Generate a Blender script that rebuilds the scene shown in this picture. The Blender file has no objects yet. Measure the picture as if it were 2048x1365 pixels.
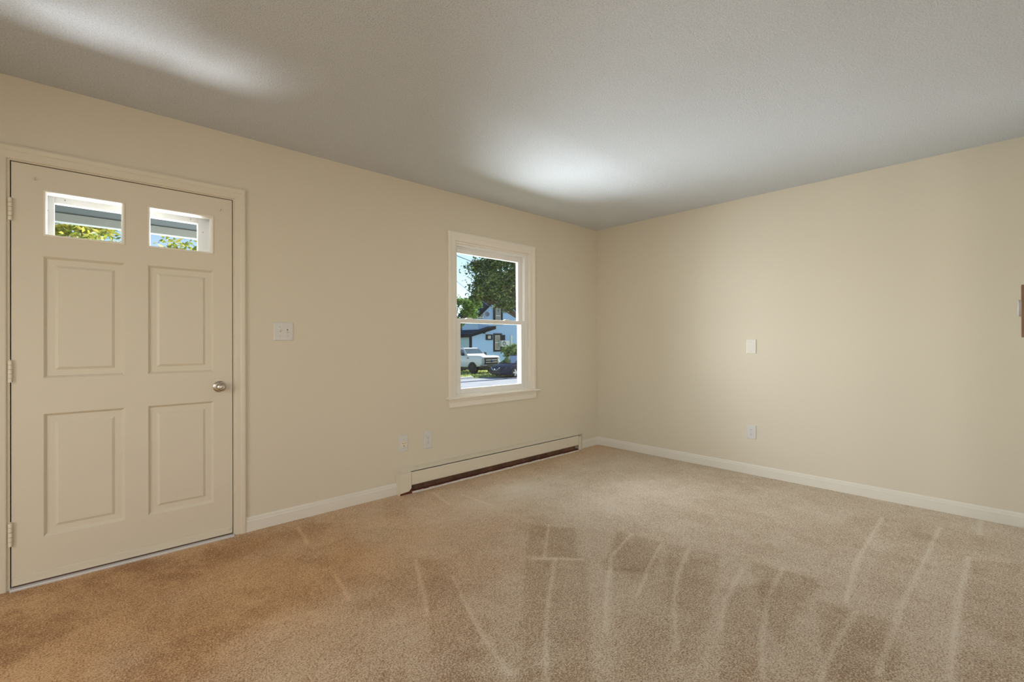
import bpy, math, random
import numpy as np
from mathutils import Vector, Matrix

# ------------------------------------------------------------------ camera
SC = bpy.context.scene
COL = SC.collection
FPX, YAW, PIT, ROL = 924.806, 0.745764, 0.0027558, -0.0034881
CAM = np.array([-4.29921, -3.22006, 1.16675])
_F = np.array([math.sin(YAW)*math.cos(PIT), math.cos(YAW)*math.cos(PIT), math.sin(PIT)])
_R0 = np.array([math.cos(YAW), -math.sin(YAW), 0.0])
_U0 = np.cross(_R0, _F)
_R = _R0*math.cos(ROL) + _U0*math.sin(ROL)
_U = _U0*math.cos(ROL) - _R0*math.sin(ROL)
cam_data = bpy.data.cameras.new('camera')
cam = bpy.data.objects.new('camera', cam_data)
COL.objects.link(cam)
cam_data.sensor_fit = 'HORIZONTAL'
cam_data.sensor_width = 36.0
cam_data.lens = FPX/2048*36.0
cam_data.clip_start = 0.02
cam_data.clip_end = 500
m = Matrix(((_R[0], _U[0], -_F[0], CAM[0]), (_R[1], _U[1], -_F[1], CAM[1]), (_R[2], _U[2], -_F[2], CAM[2]), (0, 0, 0, 1)))
cam.matrix_world = m
SC.camera = cam

# ------------------------------------------------------------------ light
vs = SC.view_settings
vs.view_transform = 'Standard'
vs.look = 'None'
vs.gamma = 1.0
vs.exposure = 0.0
vs.use_curve_mapping = False

SUN_AZ = math.radians(88)       # from +y towards +x
SUN_EL = math.radians(31)
world = bpy.data.worlds.new('sky')
SC.world = world
world.use_nodes = True
wn = world.node_tree
wn.nodes.clear()
w_out = wn.nodes.new('ShaderNodeOutputWorld')
w_bg = wn.nodes.new('ShaderNodeBackground')
w_sky = wn.nodes.new('ShaderNodeTexSky')
w_sky.sky_type = 'NISHITA'
w_sky.sun_disc = False
w_sky.sun_elevation = SUN_EL
w_sky.sun_rotation = SUN_AZ
w_sky.air_density = 1.0
w_sky.dust_density = 0.15
w_sky.ozone_density = 1.0
w_bg.inputs['Strength'].default_value = 0.19
wn.links.new(w_sky.outputs[0], w_bg.inputs['Color'])
wn.links.new(w_bg.outputs[0], w_out.inputs['Surface'])


def lamp(name, kind, loc, aim, energy, color=(1, 1, 1), size=1.0, size_y=None, angle=None, spread=None):
    d = bpy.data.lights.new(name, kind)
    d.energy = energy
    d.color = color
    if kind == 'AREA':
        d.shape = 'RECTANGLE'
        d.size = size
        d.size_y = size_y or size
        if spread:
            d.spread = spread
    if kind == 'SUN':
        d.angle = angle or 0.01
    o = bpy.data.objects.new(name, d)
    COL.objects.link(o)
    o.location = loc
    o.rotation_euler = Vector(aim).to_track_quat('-Z', 'Y').to_euler()
    return o


sun_dir = Vector((math.sin(SUN_AZ)*math.cos(SUN_EL), math.cos(SUN_AZ)*math.cos(SUN_EL), math.sin(SUN_EL)))
lamp('sun', 'SUN', (10, 20, 30), -sun_dir, 10.0, (1.0, 0.95, 0.86), angle=0.009)
# unseen area lamps added as warm fill at the windows behind the camera
lamp('back_window_fill', 'AREA', (-2.35, -6.93, 1.45), (0, 1, -0.4), 15, (1.0, 0.92, 0.80), 1.7, 1.4)
lamp('back_window_fill', 'AREA', (-4.85, -6.93, 1.45), (0, 1, -0.4), 24, (1.0, 0.92, 0.80), 1.7, 1.4)
lamp('side_window_fill', 'AREA', (-6.33, -4.9, 1.45), (1, 0.1, -0.8), 38, (1.0, 0.95, 0.88), 1.5, 1.4)
lamp('side_window_fill', 'AREA', (-6.33, -1.9, 1.45), (1, -0.4, -1.0), 40, (1.0, 0.95, 0.88), 1.5, 1.4)
# added unseen lamps outside window and door, in place of sky and sunlit ground
lamp('front_window_fill', 'AREA', (-2.5, 2.3, 1.75), (0.75, -1.0, -0.3), 560, (0.86, 0.94, 1.0), 2.5, 2.8)
lamp('yard_fill', 'AREA', (-0.9, 3.75, -1.05), (0, -0.25, 1.0), 2150, (0.86, 0.94, 1.0), 4.8, 3.6)
lamp('porch_fill', 'AREA', (-4.1, 2.7, -0.6), (0, -0.735, 0.68), 44, (0.94, 0.97, 1.0), 1.6, 1.0, spread=0.9)

# ------------------------------------------------------------------ helpers
PI = math.pi
H = 2.44


def ray(u, v):
    return _F + _R*(u-1024)/FPX - _U*(v-682.5)/FPX


def at_y(u, v, y):
    d = ray(u, v)
    return Vector(CAM + d*((y-CAM[1])/d[1]))


def at_x(u, v, x):
    d = ray(u, v)
    return Vector(CAM + d*((x-CAM[0])/d[0]))


def at_z(u, v, z):
    d = ray(u, v)
    return Vector(CAM + d*((z-CAM[2])/d[2]))


class MB:
    def __init__(self):
        self.v = []
        self.f = []

    def add(self, vs_, fs):
        n = len(self.v)
        self.v += [tuple(p) for p in vs_]
        self.f += [tuple(i+n for i in f) for f in fs]
        return self

    def box(self, x0, x1, y0, y1, z0, z1):
        return self.add([(x0, y0, z0), (x1, y0, z0), (x1, y1, z0), (x0, y1, z0), (x0, y0, z1), (x1, y0, z1), (x1, y1, z1), (x0, y1, z1)],
                        [(3, 2, 1, 0), (4, 5, 6, 7), (0, 1, 5, 4), (1, 2, 6, 5), (2, 3, 7, 6), (3, 0, 4, 7)])

    def hexa(self, a, b):
        """two quads a (bottom, ccw from above) and b (top)"""
        return self.add(list(a)+list(b), [(3, 2, 1, 0), (4, 5, 6, 7), (0, 1, 5, 4), (1, 2, 6, 5), (2, 3, 7, 6), (3, 0, 4, 7)])

    def prism(self, pts, ext):
        """closed polygon pts (3d) extruded along vector ext"""
        n = len(pts)
        e = Vector(ext)
        a = [Vector(p) for p in pts]
        b = [p+e for p in a]
        fs = [tuple(range(n))[::-1], tuple(range(n, 2*n))]
        fs += [(i, (i+1) % n, (i+1) % n+n, i+n) for i in range(n)]
        return self.add(a+b, fs)

    def rings(self, rings, cap0=True, cap1=True, closed=True):
        n = len(rings[0])
        vs_ = [p for r in rings for p in r]
        fs = []
        for k in range(len(rings)-1):
            for i in range(n if closed else n-1):
                j = (i+1) % n
                fs.append((k*n+i, k*n+j, (k+1)*n+j, (k+1)*n+i))
        if cap0:
            fs.append(tuple(range(n))[::-1])
        if cap1:
            fs.append(tuple(range((len(rings)-1)*n, len(rings)*n)))
        return self.add(vs_, fs)

    def tube(self, path, r, seg=8):
        path = [Vector(p) for p in path]
        rs = r if isinstance(r, (list, tuple)) else [r]*len(path)
        out = []
        for i, p in enumerate(path):
            d = (path[min(i+1, len(path)-1)]-path[max(i-1, 0)]).normalized()
            up = Vector((0, 0, 1)) if abs(d.z) < 0.9 else Vector((1, 0, 0))
            a = d.cross(up).normalized()
            b = a.cross(d)
            out.append([p+(a*math.cos(t)+b*math.sin(t))*rs[i] for t in [2*PI*k/seg for k in range(seg)]])
        return self.rings(out)

    def lathe(self, origin, axis, prof, seg=20):
        """prof: (distance along axis, radius)"""
        o = Vector(origin)
        d = Vector(axis).normalized()
        up = Vector((0, 0, 1)) if abs(d.z) < 0.9 else Vector((1, 0, 0))
        a = d.cross(up).normalized()
        b = a.cross(d)
        return self.rings([[o+d*t+(a*math.cos(w)+b*math.sin(w))*max(r, 1e-5) for w in [2*PI*k/seg for k in range(seg)]] for t, r in prof])

    def build(self, name, material=None, parent=None, smooth=False, bevel=0.0, seg=2, local=False, solid=True):
        me = bpy.data.meshes.new(name)
        if local:
            base = Vector((0, 0, 0))
        elif parent is not None:
            base = Vector(parent.get('base', (0, 0, 0)))
        else:
            a = np.array(self.v)
            base = Vector(((a[:, 0].min()+a[:, 0].max())/2, (a[:, 1].min()+a[:, 1].max())/2, a[:, 2].min()))
        me.from_pydata([tuple(Vector(p)-base) for p in self.v], [], self.f)
        if solid:
            import bmesh
            bm = bmesh.new()
            bm.from_mesh(me)
            bmesh.ops.recalc_face_normals(bm, faces=bm.faces)
            bm.to_mesh(me)
            bm.free()
        if smooth:
            me.polygons.foreach_set('use_smooth', [True]*len(me.polygons))
            try:
                me.set_sharp_from_angle(angle=math.radians(38))
            except Exception:
                pass
        me.update()
        o = bpy.data.objects.new(name, me)
        COL.objects.link(o)
        if material:
            me.materials.append(material)
        if parent is not None:
            o.parent = parent
            if 'base' in parent.keys() or local:
                o['base'] = tuple(base)
        else:
            o.location = base
            o['base'] = tuple(base)
        if parent is not None:
            o['base'] = tuple(base)
        if bevel:
            bv = o.modifiers.new('bevel', 'BEVEL')
            bv.width = bevel
            bv.segments = seg
            bv.limit_method = 'ANGLE'
            bv.angle_limit = math.radians(35)
            bv.harden_normals = False
        return o


def tag(o, label=None, cat=None, group=None, kind=None):
    if label:
        o['label'] = label
    if cat:
        o['category'] = cat
    if group:
        o['group'] = group
    if kind:
        o['kind'] = kind
    return o


def empty(name, loc, rz=0.0):
    o = bpy.data.objects.new(name, None)
    COL.objects.link(o)
    o.empty_display_size = 0.1
    o.location = loc
    o.rotation_euler = (0, 0, rz)
    o['base'] = tuple(loc)
    return o


# ------------------------------------------------------------------ materials
def s2l(c):
    return tuple(((x/255.0)/12.92 if x/255.0 < 0.04045 else ((x/255.0+0.055)/1.055)**2.4) for x in c)


def mat(name, color, rough=0.5, metallic=0.0, spec=0.5, var=0.0, var_scale=8.0, bump=0.0, bump_scale=60.0, bump_dist=0.002, sheen=0.0, coat=0.0, detail=3.0):
    m_ = bpy.data.materials.new(name)
    m_.use_nodes = True
    nt = m_.node_tree
    p = nt.nodes['Principled BSDF']
    p.inputs['Base Color'].default_value = (*color, 1)
    p.inputs['Roughness'].default_value = rough
    p.inputs['Metallic'].default_value = metallic
    p.inputs['Specular IOR Level'].default_value = spec
    if sheen:
        p.inputs['Sheen Weight'].default_value = sheen
    if coat:
        p.inputs['Coat Weight'].default_value = coat
        p.inputs['Coat Roughness'].default_value = 0.05
    tc = nt.nodes.new('ShaderNodeTexCoord')
    if var:
        n = nt.nodes.new('ShaderNodeTexNoise')
        n.inputs['Scale'].default_value = var_scale
        n.inputs['Detail'].default_value = 4
        nt.links.new(tc.outputs['Object'], n.inputs['Vector'])
        mx = nt.nodes.new('ShaderNodeMix')
        mx.data_type = 'RGBA'
        mx.inputs['A'].default_value = (*[max(0, c*(1-var)) for c in color], 1)
        mx.inputs['B'].default_value = (*[min(1, c*(1+var)) for c in color], 1)
        nt.links.new(n.outputs[0], mx.inputs['Factor'])
        nt.links.new(mx.outputs['Result'], p.inputs['Base Color'])
    if bump:
        n2 = nt.nodes.new('ShaderNodeTexNoise')
        n2.inputs['Scale'].default_value = bump_scale
        n2.inputs['Detail'].default_value = detail
        nt.links.new(tc.outputs['Object'], n2.inputs['Vector'])
        b = nt.nodes.new('ShaderNodeBump')
        b.inputs['Strength'].default_value = bump
        b.inputs['Distance'].default_value = bump_dist
        nt.links.new(n2.outputs[0], b.inputs['Height'])
        nt.links.new(b.outputs[0], p.inputs['Normal'])
    return m_


def glass_mat(name, tint=(1, 1, 1), refl=0.6):
    m_ = bpy.data.materials.new(name)
    m_.use_nodes = True
    nt = m_.node_tree
    nt.nodes.clear()
    out = nt.nodes.new('ShaderNodeOutputMaterial')
    tr = nt.nodes.new('ShaderNodeBsdfTransparent')
    tr.inputs[0].default_value = (*tint, 1)
    gl = nt.nodes.new('ShaderNodeBsdfGlossy')
    gl.inputs['Roughness'].default_value = 0.02
    fr = nt.nodes.new('ShaderNodeFresnel')
    fr.inputs['IOR'].default_value = 1.35
    mu = nt.nodes.new('ShaderNodeMath')
    mu.operation = 'MULTIPLY'
    mu.inputs[1].default_value = refl
    nt.links.new(fr.outputs[0], mu.inputs[0])
    mx = nt.nodes.new('ShaderNodeMixShader')
    nt.links.new(mu.outputs[0], mx.inputs[0])
    nt.links.new(tr.outputs[0], mx.inputs[1])
    nt.links.new(gl.outputs[0], mx.inputs[2])
    nt.links.new(mx.outputs[0], out.inputs['Surface'])
    return m_


def leaf_mat(name, cols):
    m_ = bpy.data.materials.new(name)
    m_.use_nodes = True
    nt = m_.node_tree
    nt.nodes.clear()
    out = nt.nodes.new('ShaderNodeOutputMaterial')
    geo = nt.nodes.new('ShaderNodeNewGeometry')
    cr = nt.nodes.new('ShaderNodeValToRGB')
    el = cr.color_ramp.elements
    while len(el) < len(cols):
        el.new(0.5)
    for i, c in enumerate(cols):
        el[i].position = i/(len(cols)-1)
        el[i].color = (*c, 1)
    nt.links.new(geo.outputs['Random Per Island'], cr.inputs[0])
    d = nt.nodes.new('ShaderNodeBsdfDiffuse')
    t = nt.nodes.new('ShaderNodeBsdfTranslucent')
    g = nt.nodes.new('ShaderNodeBsdfGlossy')
    g.inputs['Roughness'].default_value = 0.4
    nt.links.new(cr.outputs[0], d.inputs[0])
    nt.links.new(cr.outputs[0], t.inputs[0])
    mx = nt.nodes.new('ShaderNodeMixShader')
    mx.inputs[0].default_value = 0.35
    nt.links.new(d.outputs[0], mx.inputs[1])
    nt.links.new(t.outputs[0], mx.inputs[2])
    m2 = nt.nodes.new('ShaderNodeMixShader')
    m2.inputs[0].default_value = 0.06
    nt.links.new(mx.outputs[0], m2.inputs[1])
    nt.links.new(g.outputs[0], m2.inputs[2])
    nt.links.new(m2.outputs[0], out.inputs['Surface'])
    return m_


M = {}
M['wall'] = mat('cream_wall_paint', (0.70, 0.64, 0.52), 0.62, spec=0.3, var=0.012, var_scale=1.3, bump=0.12, bump_scale=220, bump_dist=0.001)
M['trim'] = mat('cream_trim_paint', (0.71, 0.65, 0.53), 0.42, spec=0.4, var=0.015, var_scale=5, bump=0.08, bump_scale=90, bump_dist=0.001)
M['base'] = mat('white_baseboard_paint', (0.76, 0.725, 0.645), 0.42, spec=0.4, var=0.015, var_scale=5)
M['wtrim'] = mat('white_window_paint', (0.83, 0.78, 0.69), 0.4, spec=0.4, var=0.015, var_scale=9)
M['vinyl'] = mat('white_vinyl', (0.84, 0.82, 0.79), 0.35, spec=0.45)
M['plate'] = mat('white_plastic', (0.68, 0.67, 0.65), 0.35)
M['ivory'] = mat('ivory_plastic', (0.80, 0.74, 0.58), 0.4)
M['dark'] = mat('dark_slot', (0.02, 0.015, 0.012), 0.7)
M['steel'] = mat('worn_steel', (0.55, 0.50, 0.45), 0.28, 1.0, var=0.1, var_scale=60)
M['screw'] = mat('screw_head', (0.50, 0.46, 0.42), 0.4, 0.6)
M['hinge'] = mat('painted_hinge', (0.80, 0.72, 0.58), 0.4, bump=0.2, bump_scale=200)
M['alu'] = mat('aluminium_strip', (0.72, 0.73, 0.75), 0.4, 0.4)
M['brush'] = mat('brown_weatherstrip', (0.10, 0.045, 0.02), 0.8)
M['rust'] = mat('rusty_fins', (0.22, 0.12, 0.075), 0.8, var=0.8, var_scale=14)
M['rust_red'] = mat('red_brown_rust', (0.14, 0.03, 0.015), 0.8, var=0.4, var_scale=60)
M['heater'] = mat('cream_enamel', (0.73, 0.67, 0.55), 0.38, spec=0.45, var=0.01)
M['chip'] = mat('bare_metal_edge', (0.72, 0.70, 0.67), 0.5, var=0.3, var_scale=40)
M['wood'] = mat('brown_wood', s2l((128, 98, 72)), 0.5, var=0.2, var_scale=14)
M['greyplastic'] = mat('grey_plastic', (0.62, 0.60, 0.58), 0.4)
M['glass'] = glass_mat('window_glass')
M['porch'] = mat('darkened_porch_paint', (0.035, 0.043, 0.045), 0.8, spec=0.1)  # grey soffit darkened in its colour to offset the added yard lamp
M['gutter'] = mat('darkened_gutter_paint', (0.20, 0.215, 0.215), 0.6)  # gutter grey also taken down in colour against the yard lamp's light
M['ext_frame'] = mat('darkened_vinyl', (0.22, 0.235, 0.26), 0.5)  # white vinyl darkened in its colour to offset the lamp glare outside
M['white_ext'] = mat('white_exterior_paint', (0.82, 0.83, 0.84), 0.5)

# ceiling: popcorn texture
mc = mat('popcorn_ceiling', (0.775, 0.815, 0.86), 0.9, spec=0.1)
nt = mc.node_tree
p = nt.nodes['Principled BSDF']
tc = nt.nodes['Texture Coordinate']
na = nt.nodes.new('ShaderNodeTexNoise')
na.inputs['Scale'].default_value = 150
na.inputs['Detail'].default_value = 4
na.inputs['Roughness'].default_value = 0.62
nt.links.new(tc.outputs['Object'], na.inputs['Vector'])
b = nt.nodes.new('ShaderNodeBump')
b.inputs['Strength'].default_value = 1.0
b.inputs['Distance'].default_value = 0.014
nt.links.new(na.outputs[0], b.inputs['Height'])
nt.links.new(b.outputs[0], p.inputs['Normal'])
cs_ = nt.nodes.new('ShaderNodeMix')
cs_.data_type = 'RGBA'
cs_.inputs['A'].default_value = (0.77, 0.81, 0.87, 1)
cs_.inputs['B'].default_value = (0.94, 0.975, 1.0, 1)
cm = nt.nodes.new('ShaderNodeMapRange')
cm.inputs['From Min'].default_value = 0.36
cm.inputs['From Max'].default_value = 0.60
nt.links.new(na.outputs[0], cm.inputs['Value'])
nt.links.new(cm.outputs[0], cs_.inputs['Factor'])
nt.links.new(cs_.outputs['Result'], p.inputs['Base Color'])
M['ceiling'] = mc

# carpet
mk = mat('tan_cut_pile_carpet', (0.5, 0.35, 0.2), 1.0, spec=0.05, sheen=0.12)
nt = mk.node_tree
p = nt.nodes['Principled BSDF']
p.inputs['Sheen Roughness'].default_value = 0.6
tc = nt.nodes['Texture Coordinate']
att = nt.nodes.new('ShaderNodeAttribute')
att.attribute_name = 'pile'
n1 = nt.nodes.new('ShaderNodeTexNoise')
n1.inputs['Scale'].default_value = 150
n1.inputs['Detail'].default_value = 4
n1.inputs['Roughness'].default_value = 0.85
nt.links.new(tc.outputs['Object'], n1.inputs['Vector'])
cr = nt.nodes.new('ShaderNodeValToRGB')
e = cr.color_ramp.elements
e[0].position = 0.0
e[0].color = (*s2l((158, 128, 98)), 1)
e[1].position = 1.0
e[1].color = (*s2l((242, 231, 214)), 1)
em = e.new(0.5)
em.color = (*s2l((218, 198, 172)), 1)
# factor = 0.5 + 0.35*pile + speckle
sp = nt.nodes.new('ShaderNodeMath')
sp.operation = 'MULTIPLY_ADD'
sp.inputs[1].default_value = 5.0
sp.inputs[2].default_value = -2.5
nt.links.new(n1.outputs[0], sp.inputs[0])
ad = nt.nodes.new('ShaderNodeMath')
ad.operation = 'ADD'
nt.links.new(att.outputs['Fac'], ad.inputs[0])
nt.links.new(sp.outputs[0], ad.inputs[1])
nt.links.new(ad.outputs[0], cr.inputs[0])
at2 = nt.nodes.new('ShaderNodeAttribute')
at2.attribute_name = 'soil'
so = nt.nodes.new('ShaderNodeMix')
so.data_type = 'RGBA'
so.blend_type = 'MULTIPLY'
so.inputs['B'].default_value = (1.0, 0.745, 0.49, 1)
nt.links.new(at2.outputs['Fac'], so.inputs['Factor'])
nt.links.new(cr.outputs[0], so.inputs['A'])
nt.links.new(so.outputs['Result'], p.inputs['Base Color'])
b = nt.nodes.new('ShaderNodeBump')
b.inputs['Strength'].default_value = 0.9
b.inputs['Distance'].default_value = 0.006
nt.links.new(n1.outputs[0], b.inputs['Height'])
nt.links.new(b.outputs[0], p.inputs['Normal'])
M['carpet'] = mk

# ------------------------------------------------------------------ room shell
XL, YB, YR = -6.4, -7.0, -3.278      # left wall, far back wall, return wall
WT = 0.16
DX0, DX1, DZ = -4.575, -3.624, 2.05       # door opening
WX0, WX1, WZ0, WZ1 = -1.985, -1.092, 0.70, 2.035   # window opening
T = []


def struct(mb, name, material, label, cat, **k):
    o = mb.build(name, material, **k)
    return tag(o, label, cat, kind='structure')


w = MB()
w.box(XL-WT, DX0, 0, WT, 0, H)
w.box(DX0, DX1, 0, WT, DZ, H)
w.box(DX1, WX0, 0, WT, 0, H)
w.box(WX0, WX1, 0, WT, 0, WZ0)
w.box(WX0, WX1, 0, WT, WZ1, H)
w.box(WX1, WT, 0, WT, 0, H)
struct(w, 'wall_front', M['wall'], 'long cream painted wall holding the entry door and the window', 'wall')
struct(MB().box(0, WT, YB-WT, 0, 0, H), 'wall_right', M['wall'], 'cream painted wall on the right with a blank plate and one outlet', 'wall')
struct(MB().box(-0.85, 0, YR-0.12, YR, 0, H), 'wall_return', M['wall'], 'short cream wall seen edge-on at the right border carrying the thermostat', 'wall')
w = MB()
for a, b_ in ((XL, -5.7), (-4.0, -3.2), (-1.5, 0.0)):
    w.box(a, b_, YB-WT, YB, 0, H)
for a, b_ in ((-5.7, -4.0), (-3.2, -1.5)):
    w.box(a, b_, YB-WT, YB, 0, 0.75).box(a, b_, YB-WT, YB, 2.15, H)
struct(w, 'wall_back', M['wall'], 'cream wall with two windows behind the camera', 'wall')
w = MB()
w.box(XL-WT, XL, YB-WT, -5.65, 0, H).box(XL-WT, XL, -4.15, -2.65, 0, H).box(XL-WT, XL, -1.15, 0, 0, H)
for a, b_ in ((-5.65, -4.15), (-2.65, -1.15)):
    w.box(XL-WT, XL, a, b_, 0, 0.75).box(XL-WT, XL, a, b_, 2.15, H)
struct(w, 'wall_left', M['wall'], 'cream side wall with one window beyond the left edge of view', 'wall')
struct(MB().box(XL-WT, WT, YB-WT, WT, H, H+0.15), 'ceiling', M['ceiling'], 'off-white popcorn textured ceiling', 'ceiling')

# floor: fine grid carrying the pile direction pattern
GX, GY = 641, 327
xs = np.linspace(XL, 0, GX)
ys = np.linspace(YR, 0, GY)
gx, gy = np.meshgrid(xs, ys)


def seg_dist(px, py, a, b_):
    ax, ay = a
    bx, by = b_
    dx, dy = bx-ax, by-ay
    t = np.clip(((px-ax)*dx+(py-ay)*dy)/(dx*dx+dy*dy+1e-12), 0, 1)
    return np.hypot(px-ax-t*dx, py-ay-t*dy)


def inside(px, py, poly):
    r = np.zeros(px.shape, bool)
    n = len(poly)
    for i in range(n):
        x1, y1 = poly[i]
        x2, y2 = poly[(i+1) % n]
        c = ((y1 > py) != (y2 > py)) & (px < (x2-x1)*(py-y1)/(y2-y1+1e-12)+x1)
        r ^= c
    return r


def vnoise(px, py, s, seed):
    rng = np.random.RandomState(seed)
    g = rng.rand(64, 64)
    X, Y = px*s+100, py*s+100
    i, j = np.floor(X).astype(int), np.floor(Y).astype(int)
    fx, fy = X-i, Y-j
    fx, fy = fx*fx*(3-2*fx), fy*fy*(3-2*fy)
    i0, i1, j0, j1 = i % 64, (i+1) % 64, j % 64, (j+1) % 64
    return (g[j0, i0]*(1-fx)+g[j0, i1]*fx)*(1-fy)+(g[j1, i0]*(1-fx)+g[j1, i1]*fx)*fy


def fl(u, v):
    q = at_z(u, v, 0)
    return (q.x, q.y)


pile = np.full(gx.shape, 0.58)+np.random.RandomState(77).normal(0, 0.085, gx.shape)+0.10*(vnoise(gx, gy, 38, 12)-0.5)
pile += 0.20*(vnoise(gx, gy, 1.7, 1)-0.5)+0.16*(vnoise(gx, gy, 4.5, 2)-0.5)+0.14*(vnoise(gx, gy, 11, 3)-0.5)
# trodden, browner area in front of the door
tread = np.clip((-2.4-gx)/1.6, 0, 1)
sp_ = 0.55*vnoise(gx*0.8+0.6*gy, gy-0.5*gx, 3.0, 5)+0.28*vnoise(gx, gy+gx*0.4, 8.0, 6)+0.17*vnoise(gx+gy, gy-gx, 19.0, 8)
pile -= tread*(0.04+0.34*np.clip((sp_-0.50)*4.5, 0, 1))
# paler ellipse by the window: its skylight painted into the carpet tone
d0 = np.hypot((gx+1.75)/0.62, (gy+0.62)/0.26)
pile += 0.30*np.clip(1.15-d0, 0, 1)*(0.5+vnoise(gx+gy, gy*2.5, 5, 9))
# vacuum strokes: darker laid-over blocks, with paler ridges between
blocks = [
    ([(1235, 1062), (1330, 1088), (1300, 1150), (1205, 1140)], -0.12), ([(1332, 1088), (1442, 1110), (1400, 1330), (1350, 1330)], -0.10),
    ([(1225, 1140), (1345, 1110), (1340, 1365), (1230, 1365)], -0.06), ([(1500, 1123), (1642, 1162), (1560, 1290), (1540, 1260)], -0.12),
    ([(1450, 1180), (1545, 1160), (1525, 1365), (1440, 1365)], -0.09), ([(1632, 1198), (1800, 1252), (1795, 1365), (1655, 1365)], -0.12),
    ([(1060, 1050), (1150, 1058), (1158, 1118), (1052, 1112)], -0.12), ([(1050, 1118), (1175, 1124), (1185, 1365), (1040, 1365)], -0.10),
    ([(1690, 1032), (1762, 1038), (1738, 1100), (1668, 1090)], -0.07), ([(1760, 1050), (1880, 1075), (1830, 1200), (1740, 1190)], -0.05),
    ([(1940, 1120), (2046, 1130), (2046, 1365), (1905, 1365)], -0.08), ([(600, 1048), (655, 1046), (645, 1085), (625, 1090)], -0.06),
    ([(765, 1000), (812, 998), (815, 1035), (770, 1040)], -0.04), ([(845, 1120), (905, 1120), (985, 1365), (870, 1365)], -0.06)]
for poly, a in blocks:
    pts = [fl(*q) for q in poly]
    ins = inside(gx, gy, pts).astype(float)
    for _ in range(3):
        ins = (ins+np.roll(ins, 1, 0)+np.roll(ins, -1, 0)+np.roll(ins, 1, 1)+np.roll(ins, -1, 1))/5
    pile += a*2.0*ins
lines = [
    [(1110, 1118), (1098, 1190), (1090, 1270), (1092, 1362)], [(1265, 1068), (1225, 1110), (1213, 1180), (1212, 1262)],
    [(1322, 1090), (1300, 1130), (1275, 1190)], [(1378, 1098), (1355, 1150), (1348, 1210), (1355, 1300)], [(1485, 1140), (1450, 1200), (1440, 1260)],
    [(1565, 1138), (1535, 1195), (1525, 1270), (1525, 1362)], [(1712, 1225), (1670, 1290), (1640, 1362)], [(1765, 1035), (1715, 1120), (1690, 1205)],
    [(1880, 1055), (1840, 1140), (1800, 1220)], [(1938, 1115), (1915, 1210), (1900, 1362)], [(1962, 1035), (1958, 1070)], [(832, 1120), (842, 1170), (855, 1230)],
    [(905, 1155), (945, 1235), (1018, 1345)], [(1098, 1050), (1088, 1116)], [(670, 1150), (700, 1200)], [(598, 1055), (615, 1090)], [(1068, 1118), (1165, 1119)],
    [(1800, 1225), (1755, 1350)], [(925, 990), (985, 1012)], [(865, 985), (900, 1010)]]
for ln in lines:
    pts = [fl(*q) for q in ln]
    d = np.full(gx.shape, 9.0)
    for a, b_ in zip(pts[:-1], pts[1:]):
        d = np.minimum(d, seg_dist(gx+0.012*(vnoise(gx, gy, 9, 21)-0.5), gy, a, b_))
    pile += 0.34*np.exp(-(d/0.0105)**2)
soil = np.clip(1.35-np.hypot((gx+4.2)/1.9, (gy+0.5)/1.25), 0, 1)*(0.75+0.5*vnoise(gx, gy, 5.0, 31))
soil = np.clip(np.maximum(soil, 0.55*np.clip(1.0-np.abs(gy+0.1)/0.45, 0, 1)), 0, 1)
verts = np.stack([gx.ravel(), gy.ravel(), 0.0015*(vnoise(gx, gy, 14, 4).ravel()-0.5)], 1)
ii = np.arange(GX*GY).reshape(GY, GX)
faces = np.stack([ii[:-1, :-1].ravel(), ii[:-1, 1:].ravel(), ii[1:, 1:].ravel(), ii[1:, :-1].ravel()], 1)
me = bpy.data.meshes.new('floor')
me.from_pydata(verts.tolist(), [], faces.tolist())
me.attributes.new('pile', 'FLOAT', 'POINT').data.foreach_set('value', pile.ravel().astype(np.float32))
me.attributes.new('soil', 'FLOAT', 'POINT').data.foreach_set('value', soil.ravel().astype(np.float32))
me.polygons.foreach_set('use_smooth', [True]*len(me.polygons))
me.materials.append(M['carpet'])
fo = bpy.data.objects.new('floor', me)
COL.objects.link(fo)
tag(fo, 'tan cut-pile carpet with vacuum marks covering the whole floor', 'floor', kind='structure')
mb = MB()
mb.add([(XL, YB, 0), (0, YB, 0), (0, YR, 0), (XL, YR, 0)], [(0, 1, 2, 3)])
fb = mb.build('floor_continuation', M['carpet'], fo, local=True, solid=False)
at_ = fb.data.attributes.new('pile', 'FLOAT', 'POINT')
at_.data.foreach_set('value', [0.5]*4)

# --- profiled trim
BASE_PROF = [(0, 0), (0.013, 0), (0.013, 0.062), (0.010, 0.068), (0.009, 0.078), (0.003, 0.088), (0, 0.088)]


def baseboard_x(name, x0, x1, y, label, sgn=-1):
    mb_ = MB()
    mb_.rings([[(x, y+sgn*d, z) for d, z in BASE_PROF] for x in (x0, x1)])
    return tag(mb_.build(name, M['base']), label, 'baseboard', kind='structure')


def baseboard_y(name, y0, y1, x, label):
    mb_ = MB()
    mb_.rings([[(x-d, y, z) for d, z in BASE_PROF] for y in (y0, y1)])
    return tag(mb_.build(name, M['base']), label, 'baseboard', kind='structure')


baseboard_x('baseboard_front', -3.570, -2.545, 0, 'cream baseboard between the door casing and the heater')
baseboard_x('baseboard_front', -0.350, -0.013, 0, 'short cream baseboard between the heater and the corner')
baseboard_x('baseboard_front', XL, -4.635, 0, 'cream baseboard left of the entry door outside the view')
baseboard_y('baseboard_right', YR, 0, 0, 'cream baseboard along the foot of the right wall')
baseboard_x('baseboard_return', -0.85, -0.013, YR, 'cream baseboard along the short wall under the thermostat', sgn=1)

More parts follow.
